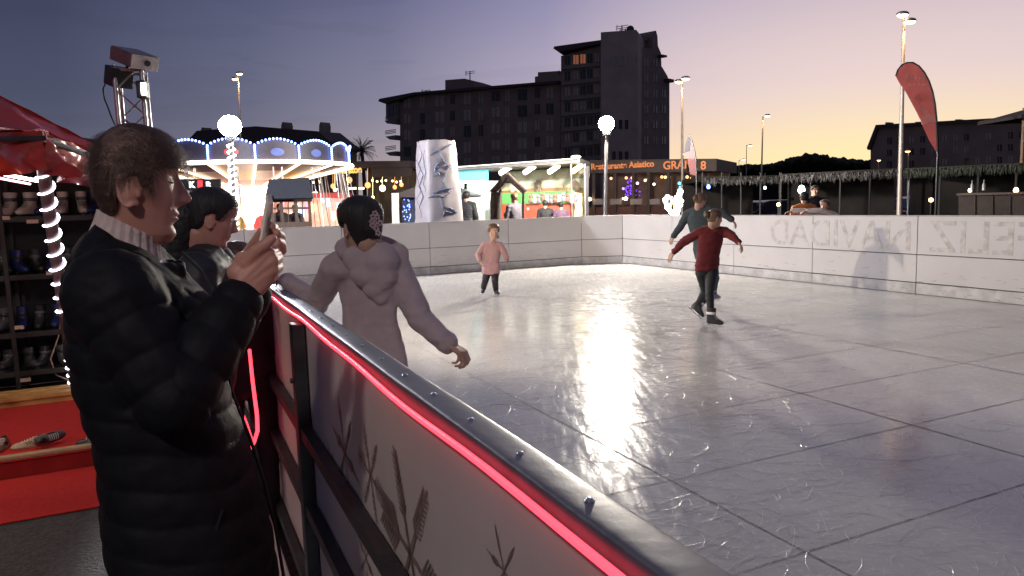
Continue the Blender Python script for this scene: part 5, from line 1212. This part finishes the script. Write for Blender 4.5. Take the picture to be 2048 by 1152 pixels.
# skates on the shelves
def proto_skate(kind, mb_, mc_):
    M = UP; root = thing('rental_skate', '', 'skate'); ch = skate(V((0, 0, .0)), (0, -1, 0), UP, 1.0, mb_, mc_, root); return root
BW = mat('boot_white', (.5, .49, .42), .35, var=.08, vs=20); BBl = mat('boot_blue', (.015, .025, .11), .35, var=.2, vs=20); BK = mat('boot_black', (.02, .02, .022), .35, var=.2); BG = mat('boot_grey', (.07, .07, .075), .4, var=.2, vs=20)
protos = {'white': proto_skate('w', BW, BG), 'blue': proto_skate('b', BBl, BK), 'black': proto_skate('k', BK, BG), 'grey': proto_skate('g', BG, BK)}
used = set(); rows = ['top', 'second', 'third', 'fourth']; rk = random.Random(13)
pat = [['black', 'blue', 'black', 'white', 'white', 'blue', 'white', 'white', 'blue', 'grey'], ['grey', 'grey', 'black', 'blue', 'black', 'blue', 'black', 'grey', 'grey', 'black'], ['black', 'blue', 'grey', 'blue', 'black', 'blue', 'black', 'black', 'blue', 'black'], ['grey', 'black', 'black', 'grey', 'black', 'grey', 'black', 'black', 'grey', 'black']]
ordn = ['leftmost', 'second from the left', 'third from the left', 'fourth from the left', 'fifth from the left', 'sixth from the left', 'seventh from the left', 'eighth from the left', 'ninth from the left', 'tenth from the left']
for ri in range(4):
    for ci in range(10):
        c = pat[ri][ci]; v = -1.60+ci*.128+rk.uniform(-.012, .012)
        if c in used: o = copy_tree(protos[c])
        else: o = protos[c]; used.add(c)
        p = R(7.50, v, SH[ri]+.002); o.location = p; o.rotation_euler = (0, 0, math.radians(25+rk.uniform(-50, 50))); s_ = .92 if ri < 3 else .8; o.scale = (s_,)*3
        o['label'] = '%s rental ice skate, %s on the %s shelf of the black rack' % (c, ordn[ci], rows[ri]); o['group'] = 'rental skates on the shelf rack'
# shoes on the carpet
def sneaker(label, pos, rz, tip, m1, m2):
    t = thing('sneaker', label, 'shoe', (0, 0, 0), group='street shoes left on the red carpet'); g = MB(); rings = []
    for x, w, h in ((-.130, .020, .045), (-.125, .032, .075), (-.10, .037, .090), (-.06, .038, .088), (-.02, .039, .078), (.03, .044, .062), (.08, .047, .050), (.12, .040, .042), (.145, .024, .032)):
        rings.append([V((x, w*math.cos(a)*(1 if math.sin(a) < .2 else .86), .018+(h-.012)*max(0, math.sin(a))-.004*max(0, -math.sin(a)))) for a in [2*PI*j/20 for j in range(20)]])
    g.loft(rings); up = g.obj('upper', m1, t, True)
    g = MB(); rr = []
    for z, k in ((0, .96), (.012, 1.04), (.026, 1.0)): rr.append([V((-.0+.148*math.cos(a)*k+.008, (.045-.010*math.cos(a+PI)*-.6)*math.sin(a)*k, z)) for a in [2*PI*j/28 for j in range(28)]])
    g.loft(rr); g.obj('sole', m2, t, True); g = MB(); g.ball((-.085, 0, .088), (.032, .024, .012), 8); g.obj('opening', BLACK, up, True)
    g = MB()
    for k in range(5): g.tube([V((-.025+k*.022, -.028, .076-k*.006)), V((-.022+k*.022, 0, .090-k*.007)), V((-.025+k*.022, .028, .076-k*.006))], .003, 5)
    g.obj('laces', WH, up, True); g = MB(); [g.bar((x0, sg*.0445, .03), (x0+.02, sg*.040, .062), .007, .004) for x0 in (-.02, .0, .02) for sg in (-1, 1)]; g.obj('stripe', BLACK, up)
    t.location = pos; t.rotation_euler = (tip, 0, rz); t.scale = (.72, .72, .72); return t
CRE = mat('canvas_cream', (.50, .40, .26), .8, var=.15, vs=30); GUM = mat('gum_sole', (.50, .36, .22), .6)
zc_ = ZG+.126
sneaker('cream sneaker with dark stripes and loose laces, upright left one of the middle pair', G(62, 893, zc_), math.radians(215), 0, CRE, GUM)
sneaker('dark sneaker tipped on its side showing its pale sole', G(97, 889, zc_)+UP*.045, math.radians(60), math.radians(78), BG, GUM)
sneaker('brown shoe at the left picture edge on the red carpet', G(4, 897, zc_), math.radians(290), 0, mat('shoe_brown', (.20, .09, .05), .6), GUM)
sneaker('black shoe half hidden behind the coat of the woman with the phone', G(190, 886, zc_), math.radians(200), 0, BK, BK)
t = MB(); t.box(R(6.86, -1.72, .125), (.55, .02, .10), (BX, AX, UP), .003); tag(t.obj('storage_tray', BLACK), 'flat black tray leaning below the plank bench', 'tray')
# ================================================================== WOMAN WITH THE PHONE
HF0, HB0 = HF[:], HB[:]; HW0 = HW[:]; HW[:] = [v*(.90 if z < .08 else .95 if z < .11 else 1) for z, v in zip(HZ, HW0)]; HF[:] = [v*.90 for v in HF0]; HB[:] = [v*.70 for v in HB0]
WC = P(285, 400, 1.44); FW = (BX*1.0+AX*-.02).normalized(); LW = UP.cross(FW)     # faces the rink; left side away from the camera
def pp(x, y, off=0.0): return onplane(x, y, WC, LW)+LW*off
COAT = mat('puffer_black', (.007, .007, .009), .66, var=.3, vs=25, bump=.12, bs=90, spec=.16)
KNIT = mat('rib_knit', (.52, .42, .40), .9, var=.15, vs=60, bump=.3, bs=200)
pitch = math.radians(5.0); hf = (FW*math.cos(pitch)-UP*math.sin(pitch)); hu = (UP*math.cos(pitch)+FW*math.sin(pitch))
hs = .975
chin_front = pp(353, 474); HMw = frame_m((0, 0, 0), hf, hu, hs); off_ = HMw @ V((.0747, 0, .020)); HMw.translation = chin_front-off_
b = MB(); add_head(b, HMw)
nk0 = pp(266, 560); nk1 = HMw @ V((-.018, 0, .055)); b.cap(nk0, nk1, .047, .043, flat=1); b.cap(HMw @ V((.02, 0, .03)), HMw @ V((-.02, 0, .02)), .030, .045)
SHR = pp(243, 576, -.160); SHL = pp(262, 565, .165); ELR = pp(352, 742, -.22); ELL = pp(430, 720, .20)
WRR = P(486, 592, 1.375); WRL = P(500, 585, 1.53)
for a, e, w in ((SHR, ELR, WRR), (SHL, ELL, WRL)): b.cap(a, e, .045, .036); b.cap(e, w, .036, .028, flat=.9)
tor = [(600, 165, 400, .15), (760, 180, 430, .14), (900, 205, 470, .15), (1040, 220, 500, .16), (1200, 240, 500, .15)]
b.loft([ell((pp(x0, y)+pp(x1, y))/2, LW, FW, w*.8, (pp(x1, y)-pp(x0, y)).length/2*.75, 24) for y, x0, x1, w in tor]); b.cap(nk0, pp(280, 660), .055, .11)
for s in (-1, 1):
    hp = pp(360, 1200, s*.09); kn = V((hp.x, hp.y, .42))+FW*.02; an = V((hp.x, hp.y, .02))-FW*.04; b.cap(hp, kn, .08, .055); b.cap(kn, an, .052, .038); b.cap(an, an+FW*.14-UP*.05, .035, .03)
def chain(mb, pts, r):
    for a, c, r1, r2 in zip(pts, pts[1:], r, r[1:]): mb.cap(a, c, r1, r2, 12)
# near hand (right): palm block, knuckles, curled fingers, thumb up the screen edge
pr = lambda x, y, d: P(x, y, d)
for m_, w0 in (((538, 506), (487, 560)), ((545, 522), (489, 570)), ((546, 540), (494, 580)), ((537, 558), (500, 588))):
    b.cap(pr(*w0, 1.375), pr(*m_, 1.385), .020, .0125, 12)
b.cap(pr(478, 545, 1.38), pr(512, 520, 1.39), .022, .019)
b.cap(pr(486, 520, 1.385), pr(500, 545, 1.385), .017, .022)
chain(b, [pr(538, 506, 1.39), pr(549, 500, 1.425), pr(545, 488, 1.455), pr(538, 482, 1.470)], [.0118, .0104, .0096, .0082])
chain(b, [pr(545, 522, 1.39), pr(556, 516, 1.43), pr(551, 503, 1.462), pr(542, 498, 1.475)], [.0118, .0106, .0098, .0083])
chain(b, [pr(546, 540, 1.39), pr(557, 534, 1.425), pr(553, 521, 1.455), pr(545, 516, 1.468)], [.0115, .0102, .0094, .0080])
chain(b, [pr(537, 558, 1.39), pr(549, 553, 1.415), pr(548, 541, 1.440), pr(541, 536, 1.455)], [.0105, .0092, .0084, .0074])
chain(b, [pr(492, 528, 1.378), pr(512, 503, 1.372), pr(531, 488, 1.372), pr(545, 477, 1.376)], [.017, .0125, .0112, .0085])
# far hand (left): wrist behind, palm rising behind the phone, fingers wrapping forward
for m_ in ((540, 478), (543, 494), (543, 510), (540, 524)): b.cap(pr(508, 560, 1.52), pr(*m_, 1.515), .021, .012, 12)
b.cap(pr(494, 532, 1.51), pr(512, 500, 1.50), .020, .018)
chain(b, [pr(494, 520, 1.50), pr(508, 492, 1.482), pr(519, 474, 1.470), pr(524, 462, 1.462)], [.019, .0135, .0115, .009])
chain(b, [pr(540, 470, 1.515), pr(549, 466, 1.49), pr(548, 456, 1.452), pr(543, 452, 1.425)], [.012, .0105, .0098, .0082])
chain(b, [pr(543, 490, 1.515), pr(562, 483, 1.488), pr(561, 472, 1.45), pr(554, 467, 1.425)], [.012, .0108, .0098, .0084])
chain(b, [pr(543, 508, 1.515), pr(564, 500, 1.485), pr(563, 489, 1.448), pr(556, 485, 1.425)], [.0118, .0105, .0096, .0082])
chain(b, [pr(540, 524, 1.51), pr(557, 519, 1.482), pr(556, 510, 1.45), pr(550, 507, 1.435)], [.0105, .0094, .0086, .0074])
woman = remesh(b, 'person', [SKIN], .0030, None, 2)
tag(woman, 'short haired woman in long black quilted coat raising a phone in both hands', 'person')
# lips, eyelid line, brow as thin pieces on the face
LIP = mat('lip', (.42, .12, .11), .35, var=.05); LASH = mat('lash', (.02, .014, .012), .8)
def face_pt(z, y, out=.001):
    lo, hi = 0, PI/2
    for _ in range(30):
        m = (lo+hi)/2; yy = head_point(z, m)[1]
        if yy < abs(y): lo = m
        else: hi = m
    x, yy = head_point(z, (lo+hi)/2); return HMw @ V((x+out, math.copysign(abs(y), y) if y else 0, z))
g = MB()
for zc0, h0, dz in ((.0675, .0034, .001), (.0565, .0038, -.0015)):
    vs = []; n = 16
    for i in range(n+1):
        y = -.023+.046*i/n; k = 1-abs(y/.0235)**2.2
        zz = zc0+dz*abs(y)/.023*-1.6
        vs += [face_pt(zz-h0*k, y, -.0006+.0012*0), face_pt(zz, y, .0012*k-.0006), face_pt(zz+h0*k, y, -.0006)]
    g.add(vs, [(3*i+j, 3*i+3+j, 3*i+4+j, 3*i+1+j) for i in range(n) for j in (0, 1)])
g.obj('lips', LIP, woman, True)
g = MB(); 
for s in (-1, 1):
    g.tube([face_pt(.1305+.0015*math.sin(PI*i/8)*-1, s*(.019+.026*i/8), .0008) for i in range(9)], [.0006, .001, .0013, .0014, .0014, .0014, .0012, .001, .0006], 5)
g.obj('eyelashes', LASH, woman)
g = MB()
for s in (-1, 1): g.tube([face_pt(.1560+.0045*math.sin(PI*i/8), s*(.016+.036*i/8), -.0005) for i in range(9)], [.001, .002, .0024, .0025, .0024, .0022, .0018, .0014, .0007], 6)
g.obj('eyebrows', PIXIEHAIR, woman)
g = MB(); g.tube([face_pt(.0623, -.019+.038*i/8, .0005) for i in range(9)], .0011, 5); g.obj('mouth_line', LASH, woman)
# hair
h = MB(); h.loft(hair_shell(HMw, 'short', .009, 2, .0016, 110, 140)); hair = h.obj('hair', PIXIEHAIR, woman, True)
h = MB()
def flow(p):
    if p.z > .15: return V((.75 if p.x > -.045 else -.7, 0, -.45))
    return V((.25 if p.x > 0 else -.15, 0, -1))
strands(h, HMw, 'short', 11000, .032, .0092, 3, .0004, flow)
h.obj('loose_hair', PIXIEHAIR, hair)
# turtleneck
g = MB(); rings = []; c0_, c1_ = pp(268, 532), HMw @ V((-.014, 0, .018)); ax_ = (c1_-c0_).normalized(); sx_ = LW; sf_ = ax_.cross(LW)*-1
if sf_.dot(FW) < 0: sf_ = -sf_
n = 96
tf = (pp(318, 480)-pp(198, 424)).normalized()
for (x, y, r) in ((250, 560, .088), (252, 525, .078), (254, 497, .069), (256, 472, .062), (257, 455, .0585), (258, 450, .0588), (258, 448, .057), (258, 450, .053), (256, 470, .050)):
    c = pp(x, y); rings.append([c+(LW*math.cos(2*PI*j/n)*.95+tf*math.sin(2*PI*j/n)*1.0)*(r+(.0036 if (j//2) % 2 else 0)) for j in range(n)])
g.loft(rings, False); g.obj('turtleneck', KNIT, woman, True)
# coat
cb = MB(); lv = [((446, 505), 192, 300, .088), ((462, 535), 172, 345, .120), ((495, 568), 150, 392, .165), (600, 135, 428, .185), (680, 130, 440, .185), (770, 148, 455, .18), (870, 185, 492, .185), (960, 197, 520, .20), (1050, 205, 542, .215), (1150, 222, 558, .225), (1300, 240, 575, .235), (1480, 250, 590, .24)]
rings = []
for y, x0, x1, w in lv:
    y0, y1 = y if isinstance(y, tuple) else (y, y); fd = pp(x1, y1)-pp(x0, y0); rings.append(ell((pp(x0, y0)+pp(x1, y1))/2, LW, fd.normalized(), w, fd.length/2, 40, .82))
cb.loft(rings)
sleeve = [(SHR, ELR, WRR.lerp(ELR, .09)), (SHL, ELL, WRL.lerp(ELL, .06))]
for a, e, w in sleeve:
    cb.cap(a, e, .082, .068); cb.cap(e, w, .072, .049); cb.cap(a.lerp(e, -.02), pp(262, 605), .086, .09)
# collar
for j in range(26):
    a = 2*PI*j/26; 
    if math.sin(a) > .85: continue
    c = c0_-ax_*.022; r = .090; p_ = c+(sx_*math.cos(a)*.95+sf_*math.sin(a)*1.08)*r; cb.cap(p_-ax_*.03, p_+ax_*(.022-.018*math.sin(a)), .016, .012, 8)
segs = [(a, e) for a, e, w in sleeve]+[(e, w) for a, e, w in sleeve]
SG = [(np.array(a), np.array(c)) for a, c in segs]
def quilt(co, no):
    fwd = np.array(FW); lw = np.array(LW); wc = np.array(WC)
    best = np.full(len(co), 1e9); par = np.zeros(len(co))
    for a, c in SG:
        d = c-a; L = np.linalg.norm(d); d = d/L; t_ = np.clip((co-a)@d, 0, L); dist = np.linalg.norm(co-a-np.outer(t_, d), axis=1)
        up_ = dist < best; best[up_] = dist[up_]; par[up_] = t_[up_]+(hash(round(a[2]*1000)) % 7)*.0
    slv = best < .098
    ph = np.where(slv, par/.062, (co[:, 2]+.12*((co-wc)@fwd))/.066)
    nz = np.array([mn.noise(V(c)*9) for c in co]); nz2 = np.array([mn.noise(V((c[0]*26, c[1]*26, c[2]*40))) for c in co])
    puff = np.abs(np.sin(PI*(ph+nz*.18)))**.55
    return co+no*(puff*.0062-.004+nz2*.002+nz*.002)[:, None]
coat = remesh(cb, 'coat', [COAT], .0055, woman, 2, quilt)
g = MB(); zp = [pp(x+1, y, 0.0)+FW*.006 for x, y in ((356, 505), (394, 540), (430, 605), (441, 690), (456, 780), (494, 880), (522, 965), (543, 1050), (560, 1150), (577, 1300))]; g.tube(zp, .004, 6); g.obj('zip', STEEL, coat, True)
g = MB(); pk = pp(420, 1010, -.195); g.bar(pk+FW*.02+UP*.06, pk-FW*.03-UP*.07, .006, .005); g.obj('pocket_zip', BLACK, coat)
for s in (-1, 1):
    hp = pp(360, 1200, s*.09); g = MB(); g.cap(hp, V((hp.x, hp.y, .10)), .095, .055); g.obj('trouser_leg', mat('black_trousers', (.015, .015, .018), .8), woman, True); shoe(V((hp.x, hp.y, ZG))-FW*.04, FW, UP, 1.0, BK, woman)
HF[:] = HF0; HB[:] = HB0; HW[:] = HW0
# phone
ph0 = pr(521, 508, 1.455); ph1 = pr(541, 396, 1.440); pu = (ph1-ph0).normalized(); rd = ray(531, 450); rd = V((rd.x, rd.y, 0)).normalized(); pw = (rd-pu*rd.dot(pu)).normalized(); pn = pu.cross(pw)
vr = (ph0-V((0, 0, HC))).normalized()
ang = math.radians(4); pw, pn = (pw*math.cos(ang)+pn*math.sin(ang)), (pn*math.cos(ang)-pw*math.sin(ang))
pc_ = (ph0+ph1)/2; Lp = (ph1-ph0).length
t = thing('phone', 'smartphone in a pale scuffed case held upright in both hands', 'phone', ph0)
g = MB(); g.box(pc_, (Lp, .074, .0105), (pu, pw, pn), .0045); g.obj('case', mat('phone_case', (.50, .40, .33), .3, var=.3, vs=40), t, True)
g = MB(); sgn = -1 if pn.dot(FW) > 0 else 1; g.box(pc_+pn*.0056*sgn, (Lp*.95, .068, .0012), (pu, pw, pn), .0004); g.obj('screen', mat('phone_screen', (.05, .05, .06), .15, emit=(.75, .65, .6), es=.25, var=0), t)
g = MB(); g.box(pc_-pn*.0065*sgn+pu*(Lp*.38)+pw*.018, (.028, .028, .003), (pu, pw, pn), .001); g.obj('camera_bump', BLACK, t)
g = MB(); g.box(pc_-pw*.0372+pu*.012, (.030, .0016, .003), (pu, pw, pn)); g.obj('side_button', GALV, t)
# ================================================================== GIRL IN THE HOODIE (on the ice, holding the rail)
HOOD = mat('hoodie_lilac', (.42, .33, .35), .9, var=.08, vs=18, bump=.25, bs=260)
BLK = mat('leggings_black', (.014, .014, .017), .7, var=.2); BOOTK = mat('skate_black', (.02, .02, .025), .35, var=.2)
D = 3.0
J = {'chin': P(728, 508, 2.93), 'neck': P(740, 520, 3.0), 'pelvis': P(748, 742, 3.02),
     'sh': [P(672, 536, 3.05), P(790, 533, 2.98)], 'el': [P(634, 604, 3.22), P(843, 640, 2.93)], 'wr': [P(577, 562, 3.45), P(893, 685, 2.86)],
     'ha': [((P(553, 546, 3.58)-P(577, 562, 3.45)), V((0, 0, -1))), ((P(925, 705, 2.84)-P(893, 685, 2.86)), V((-.7, .2, -.6)))],
     'hip': [P(715, 760, 3.03), P(782, 760, 3.0)]}
for k, z in (('kn', .50), ('an', .13)): J[k] = [V((J['hip'][i].x+(-.02, .02)[i], J['hip'][i].y+(.03 if k == 'kn' else -.02), z)) for i in (0, 1)]
J['toe'] = [AX-BX*.2, AX+BX*.3]; J['up'] = [UP, UP]
def hood(t, J, HM):
    f = (AX*.95-BX*.1).normalized(); c = P(748, 520, 2.93)
    r = [J['neck']+(BX*math.cos(a)*.108+f*(math.sin(a)*.095))+UP*(.042+.040*math.sin(a)-.0) for a in [2*PI*i/22 for i in range(23)]]
    for a, c2 in zip(r, r[1:]): t.cap(a, c2, .030, .030, 8)
    bk = -f; ce = J['neck']+bk*.085
    for (x, z, rr) in ((0, .0, .085), (-.085, .015, .055), (.085, .015, .055), (-.055, -.04, .062), (.055, -.04, .062), (0, -.05, .078), (-.02, -.10, .052), (.02, -.10, .052), (0, -.145, .034)): t.ball(ce+BX*x+UP*z+bk*(.018-abs(x)*.3), (rr, rr*.66, rr), 8)
hoodie_out = dict(top=HOOD, top_name='hoodie', pants=BLK, skates=(BOOTK, BG), hair=DARKHAIR, hairkind='updo', hth=.016, inf=.014, bulk=.84, hem=1.05, hem_t=-.10, extra=hood, fold=.007, sm=7, sleeve=1.02, bun=(-.094, .10, .044), head=.95, skin=SKIND, cuff=True)
gfw = (AX*.96-BX*.28).normalized()
girl, GH = figure('girl in pale lilac hoodie seen from behind with one hand on the near handrail', J, gfw-UP*.15, (AX*.99-BX*.05), .93, hoodie_out, vox=.0055, hands=((.55, 1), (1.15, 1)))
g = MB(); cc_ = GH @ V((-.135, .004, .112)); rc = random.Random(6)
for k in range(9):
    a = rc.uniform(0, 2*PI); rr = rc.uniform(.0, .032); c = cc_+BX*rr*math.cos(a)*.7+UP*rr*math.sin(a)*1.5-AX*.006
    for q in range(5): aa = q*2*PI/5+k; g.ball(c+BX*.008*math.cos(aa)+UP*.008*math.sin(aa), (.0052, .0028, .0052), 4)
g.obj('flower_clip', mat('clip_pink', (.45, .30, .33), .4), girl, True)
g = MB(); q = J['wr'][0].lerp(J['el'][0], .02); dd_ = (J['wr'][0]-J['el'][0]).normalized(); g.tube([q-dd_*.004, q+dd_*.012], .036, 12); g.obj('bracelet', BLACK, girl, True)
# ================================================================== GIRL IN RED
RED = mat('sweater_red', (.13, .012, .016), .85, var=.1, vs=20, bump=.2, bs=150)
D = 8.7
J = {'chin': P(1427, 455, 8.66), 'neck': P(1424, 460, 8.7), 'pelvis': P(1413, 537, 8.7), 'sh': [P(1397, 466, 8.72), P(1449, 464, 8.68)],
     'el': [P(1367, 484, 8.75), P(1464, 472, 8.6)], 'wr': [P(1347, 505, 8.78), P(1477, 484, 8.5)],
     'ha': [((P(1342, 513, 8.78)-P(1347, 505, 8.78)), V((.3, .3, -.5))), (P(1483, 494, 8.46)-P(1477, 484, 8.5), V((-.6, .3, -.3)))],
     'hip': [P(1403, 544, 8.72), P(1423, 544, 8.68)], 'kn': [P(1411, 582, 8.85), P(1419, 588, 8.55)], 'an': [P(1395, 609, 9.05), P(1422, 634, 8.5)],
     'toe': [V((.62, -.42, -.62)), V((.75, -.62, -.02))], 'up': [V((.62, .0, .76)), V((.0, .05, 1))]}
ro = dict(top=RED, pants=BLK, skates=(BOOTK, WH), hair=BROWNHAIR, hairkind='tied', hth=.009, inf=.014, bulk=.90, hem=1.0, hem_t=-.05, fold=.014, bun=(-.125, .145, .046), head=.93, ss=.92)
figure('girl skater in dark red sweater and black leggings with one skate lifted', J, V((.95, .28, -.2)), V((.45, .85, 0)), .84, ro, vox=.0055, hands=((.5, 1), (.6, 1)))
# ================================================================== GIRL IN TEAL
TEAL = mat('fleece_teal', (.045, .06, .07), .9, var=.12, vs=20, bump=.2, bs=120)
J = {'chin': P(1398, 416, 10.30), 'neck': P(1396, 422, 10.35), 'pelvis': P(1412, 505, 10.40), 'sh': [P(1374, 430, 10.45), P(1421, 420, 10.30)],
     'el': [P(1361, 453, 10.50), P(1446, 426, 10.25)], 'wr': [P(1347, 472, 10.50), P(1464, 440, 10.20)],
     'ha': [(P(1343, 480, 10.50)-P(1347, 472, 10.50), V((.3, .3, -.5))), (P(1470, 447, 10.20)-P(1464, 440, 10.20), V((-.5, .3, -.4)))],
     'hip': [P(1405, 512, 10.40), P(1424, 512, 10.40)], 'kn': [P(1412, 552, 10.60), P(1431, 556, 10.20)], 'an': [P(1402, 573, 10.90), P(1427, 588, 10.20)],
     'toe': [V((.3, .5, -.8)), V((.75, .5, 0))], 'up': [V((.2, -.6, .7)), UP]}
to = dict(top=TEAL, pants=mat('trousers_teal', (.05, .12, .13), .8), skates=(mat('skate_lilac', (.3, .28, .4), .4), WH), hair=BROWNHAIR, hairkind='tied', hth=.012, inf=.018, hem=1.1, fold=.01, bun=(-.105, .13, .05), head=.88)
figure('girl skater in dark teal fleece partly hidden behind the girl in red', J, V((.85, .4, -.3)), V((.4, .9, 0)), .85, to, vox=.007)
# ================================================================== SMALL CHILD IN PINK
PINKC = mat('coat_pink', (.36, .20, .205), .75, var=.10, vs=12, bump=.2, bs=60)
D = 12.4
J = {'chin': P(987, 479, 12.3), 'neck': P(986, 485, 12.4), 'pelvis': P(982, 538, 12.4), 'sh': [P(1000, 491, 12.38), P(968, 492, 12.42)],
     'el': [P(1009, 504, 12.3), P(957, 509, 12.4)], 'wr': [P(1013, 515, 12.2), P(960, 522, 12.3)],
     'ha': [(P(1016, 522, 12.15)-P(1013, 515, 12.2), V((-.4, .2, -.5))), (P(963, 529, 12.25)-P(960, 522, 12.3), V((.5, 0, -.5)))],
     'hip': [P(990, 542, 12.4), P(975, 542, 12.4)], 'kn': [P(990, 561, 12.25), P(971, 560, 12.35)], 'an': [P(992, 580, 12.4), P(967, 577, 12.55)],
     'toe': [V((.45, -.9, 0)), V((-.15, -1, 0))], 'up': [UP, V((0, .1, 1))]}
def puffy(t, J, HM):
    t.cap(J['pelvis']+UP*.02, J['neck']-UP*.10, .125, .11, flat=1)
    for a in range(10): q = 2*PI*a/10; t.ball(J['neck']+V((math.cos(q)*.07, math.sin(q)*.06, -.005)), .035, 6)
po = dict(top=PINKC, top_name='puffer_coat', pants=BLK, skates=(mat('skate_navy', (.03, .03, .07), .4), BG), hair=mat('hair_brown_light', (.13, .075, .035), .5, var=.3, vs=50), hairkind='tied', hth=.020, inf=.026, hem=1.2, hem_t=-.22, extra=puffy, fold=.010, head=1.08, ss=.80, pinf=.020, tail=([(-.09, .05, .12), (-.10, .07, .07), (-.06, .085, .02)], [.02, .028, .02]))
figure('small child skater in pale pink padded coat alone on the ice', J, V((.25, -.95, -.15)), V((.1, -1, 0)), .68, po, vox=.006)
# ================================================================== SECOND WOMAN AND CHILD outside the rail
NAVY = mat('coat_navy', (.014, .015, .022), .6, var=.2, vs=20, bump=.1)
J = {'chin': P(408, 494, 2.88), 'neck': P(398, 518, 2.9), 'pelvis': P(392, 745, 2.9), 'sh': [P(440, 545, 3.05), P(396, 545, 2.74)],
     'el': [P(425, 650, 3.12), P(400, 650, 2.68)], 'wr': [P(448, 700, 3.0), P(432, 700, 2.85)], 'hip': [P(398, 750, 3.0), P(385, 750, 2.85)]}
J['ha'] = [(-BX-UP*.1, V((0, 0, -1))), (-BX-UP*.1, V((0, 0, -1)))]
for k, z in (('kn', .45), ('an', .02)): J[k] = [V((J['hip'][i].x, J['hip'][i].y, z)) for i in (0, 1)]
J['toe'] = [BX, BX]; J['up'] = [UP, UP]
def longhair(t, J, HM): pass
wo = dict(top=NAVY, top_name='coat', pants=BLK, shoes=BK, hair=DARKHAIR, hairkind='tied', hth=.014, inf=.03, hem=1.0, hem_t=-.5, fold=.01, skin=SKIN, tail=([(-.07, 0, .16), (-.10, .0, .10), (-.095, .01, .03), (-.085, .02, -.06), (-.07, .02, -.15)], [.045, .058, .06, .055, .03]), head=.98)
w2, _ = figure('dark haired woman in navy coat standing outside the rail, looking down in profile', J, BX*.95-AX*.0-UP*.33, BX, .98, wo, vox=.006, head_up=(UP+BX*.3).normalized())
J, s_ = stand(V((P(470, 500, 3.6).x, P(470, 500, 3.6).y, ZG)), 1.47, AX*.9+BX*.3)
ko = dict(top=mat('jacket_dark', (.02, .02, .024), .8, var=.2), top_name='jacket', pants=BLK, shoes=BK, hair=mat('hair_auburn', (.075, .038, .025), .42, var=.3, vs=50, bump=.4), hairkind='long', hth=.014, inf=.02, skin=SKIND, tail=([(-.06, 0, .10), (-.07, 0, .02), (-.06, 0, -.06)], [.075, .07, .05]), head=.90)
figure('auburn haired child seen from behind beside the woman in navy coat', J, AX*.9+BX*.3-UP*.1, AX*.9+BX*.3, s_, ko, vox=.007)
# ================================================================== ONLOOKERS AND FAIR VISITORS
def bystander(label, px, y_head, D, face, cols, arms='down', hk='tied', hairm=DARKHAIR, group='people around the rink and stalls', hz=None, pose=None):
    z = P(px, y_head, D).z; gp = P(px, 430, D); h = z-ZG; J, s = stand(V((gp.x, gp.y, ZG)), h, face, arms=arms)
    if pose: pose(J)
    o = dict(top=cols[0], top_name='jacket', pants=cols[1], shoes=BK, hair=hairm, hairkind=hk, hth=.012, inf=.02, fold=.012, head=min(1, .6+.4*s)*s if s < .9 else s)
    figure(label, J, face, face, s, o, group, .010, detail=False)
ORC = mat('jacket_orange', (.42, .13, .03), .8, var=.1); WCO = mat('coat_offwhite', (.46, .38, .36), .85, var=.1); DJ = mat('jacket_black', (.015, .015, .018), .8); GJ = mat('jacket_grey', (.09, .08, .10), .8); PJ = mat('jacket_plum', (.08, .04, .07), .8); JN = mat('jeans', (.03, .04, .08), .85)
bystander('onlooker in orange jacket standing behind the right barrier with his back turned', 1608, 385, 14.6, V((.2, 1, 0)), (ORC, JN))
def lean(J):
    f = V((-.75, -.65, 0)); 
    for k in ('chin', 'neck'): J[k] = J[k]+f*.22-UP*.06
    J['sh'] = [p+f*.18-UP*.05 for p in J['sh']]; J['el'] = [J['sh'][0]+V((-.22, .06, 0)), J['sh'][1]+V((-.20, .08, 0))]; J['wr'] = [J['el'][0]+V((-.20, .12, 0)), J['el'][1]+V((-.19, .12, 0))]
    for k in ('el', 'wr'):
        for p in J[k]: p.z = 1.27; J['ha'] = [(V((-1, .1, -.1)), V((0, 0, -1)))]*2
bystander('onlooker in off white coat leaning her arms on the right barrier', 1662, 393, 13.3, V((-.75, -.65, -.1)), (WCO, JN), pose=lean, hairm=BROWNHAIR)
bystander('dark figure behind the two onlookers under the market canopy', 1628, 372, 17.5, V((.1, -1, 0)), (DJ, BLK))
bystander('visitor in black standing close to the right side of the ice pillar', 934, 384, 21.5, V((.3, 1, 0)), (DJ, BLK))
bystander('visitor in grey coat with arms forward standing under the wooden arch', 1030, 388, 20.3, V((-.5, .8, 0)), (GJ, BLK), arms='front', hairm=BROWNHAIR)
bystander('visitor in black at the red counter, left of the plum jacket', 1091, 401, 22.5, V((.1, 1, 0)), (DJ, BLK))
bystander('visitor in plum jacket at the red counter below the third tube lamp', 1122, 404, 22.3, V((-.1, 1, 0)), (PJ, BLK))
bystander('visitor in dark coat behind the left window of the wooden hut', 560, 408, 22.0, V((.6, -.6, 0)), (DJ, JN))
bystander('visitor in grey coat behind the right window of the wooden hut', 592, 410, 22.3, V((-.4, -.9, 0)), (GJ, JN), hairm=FAIRHAIR)
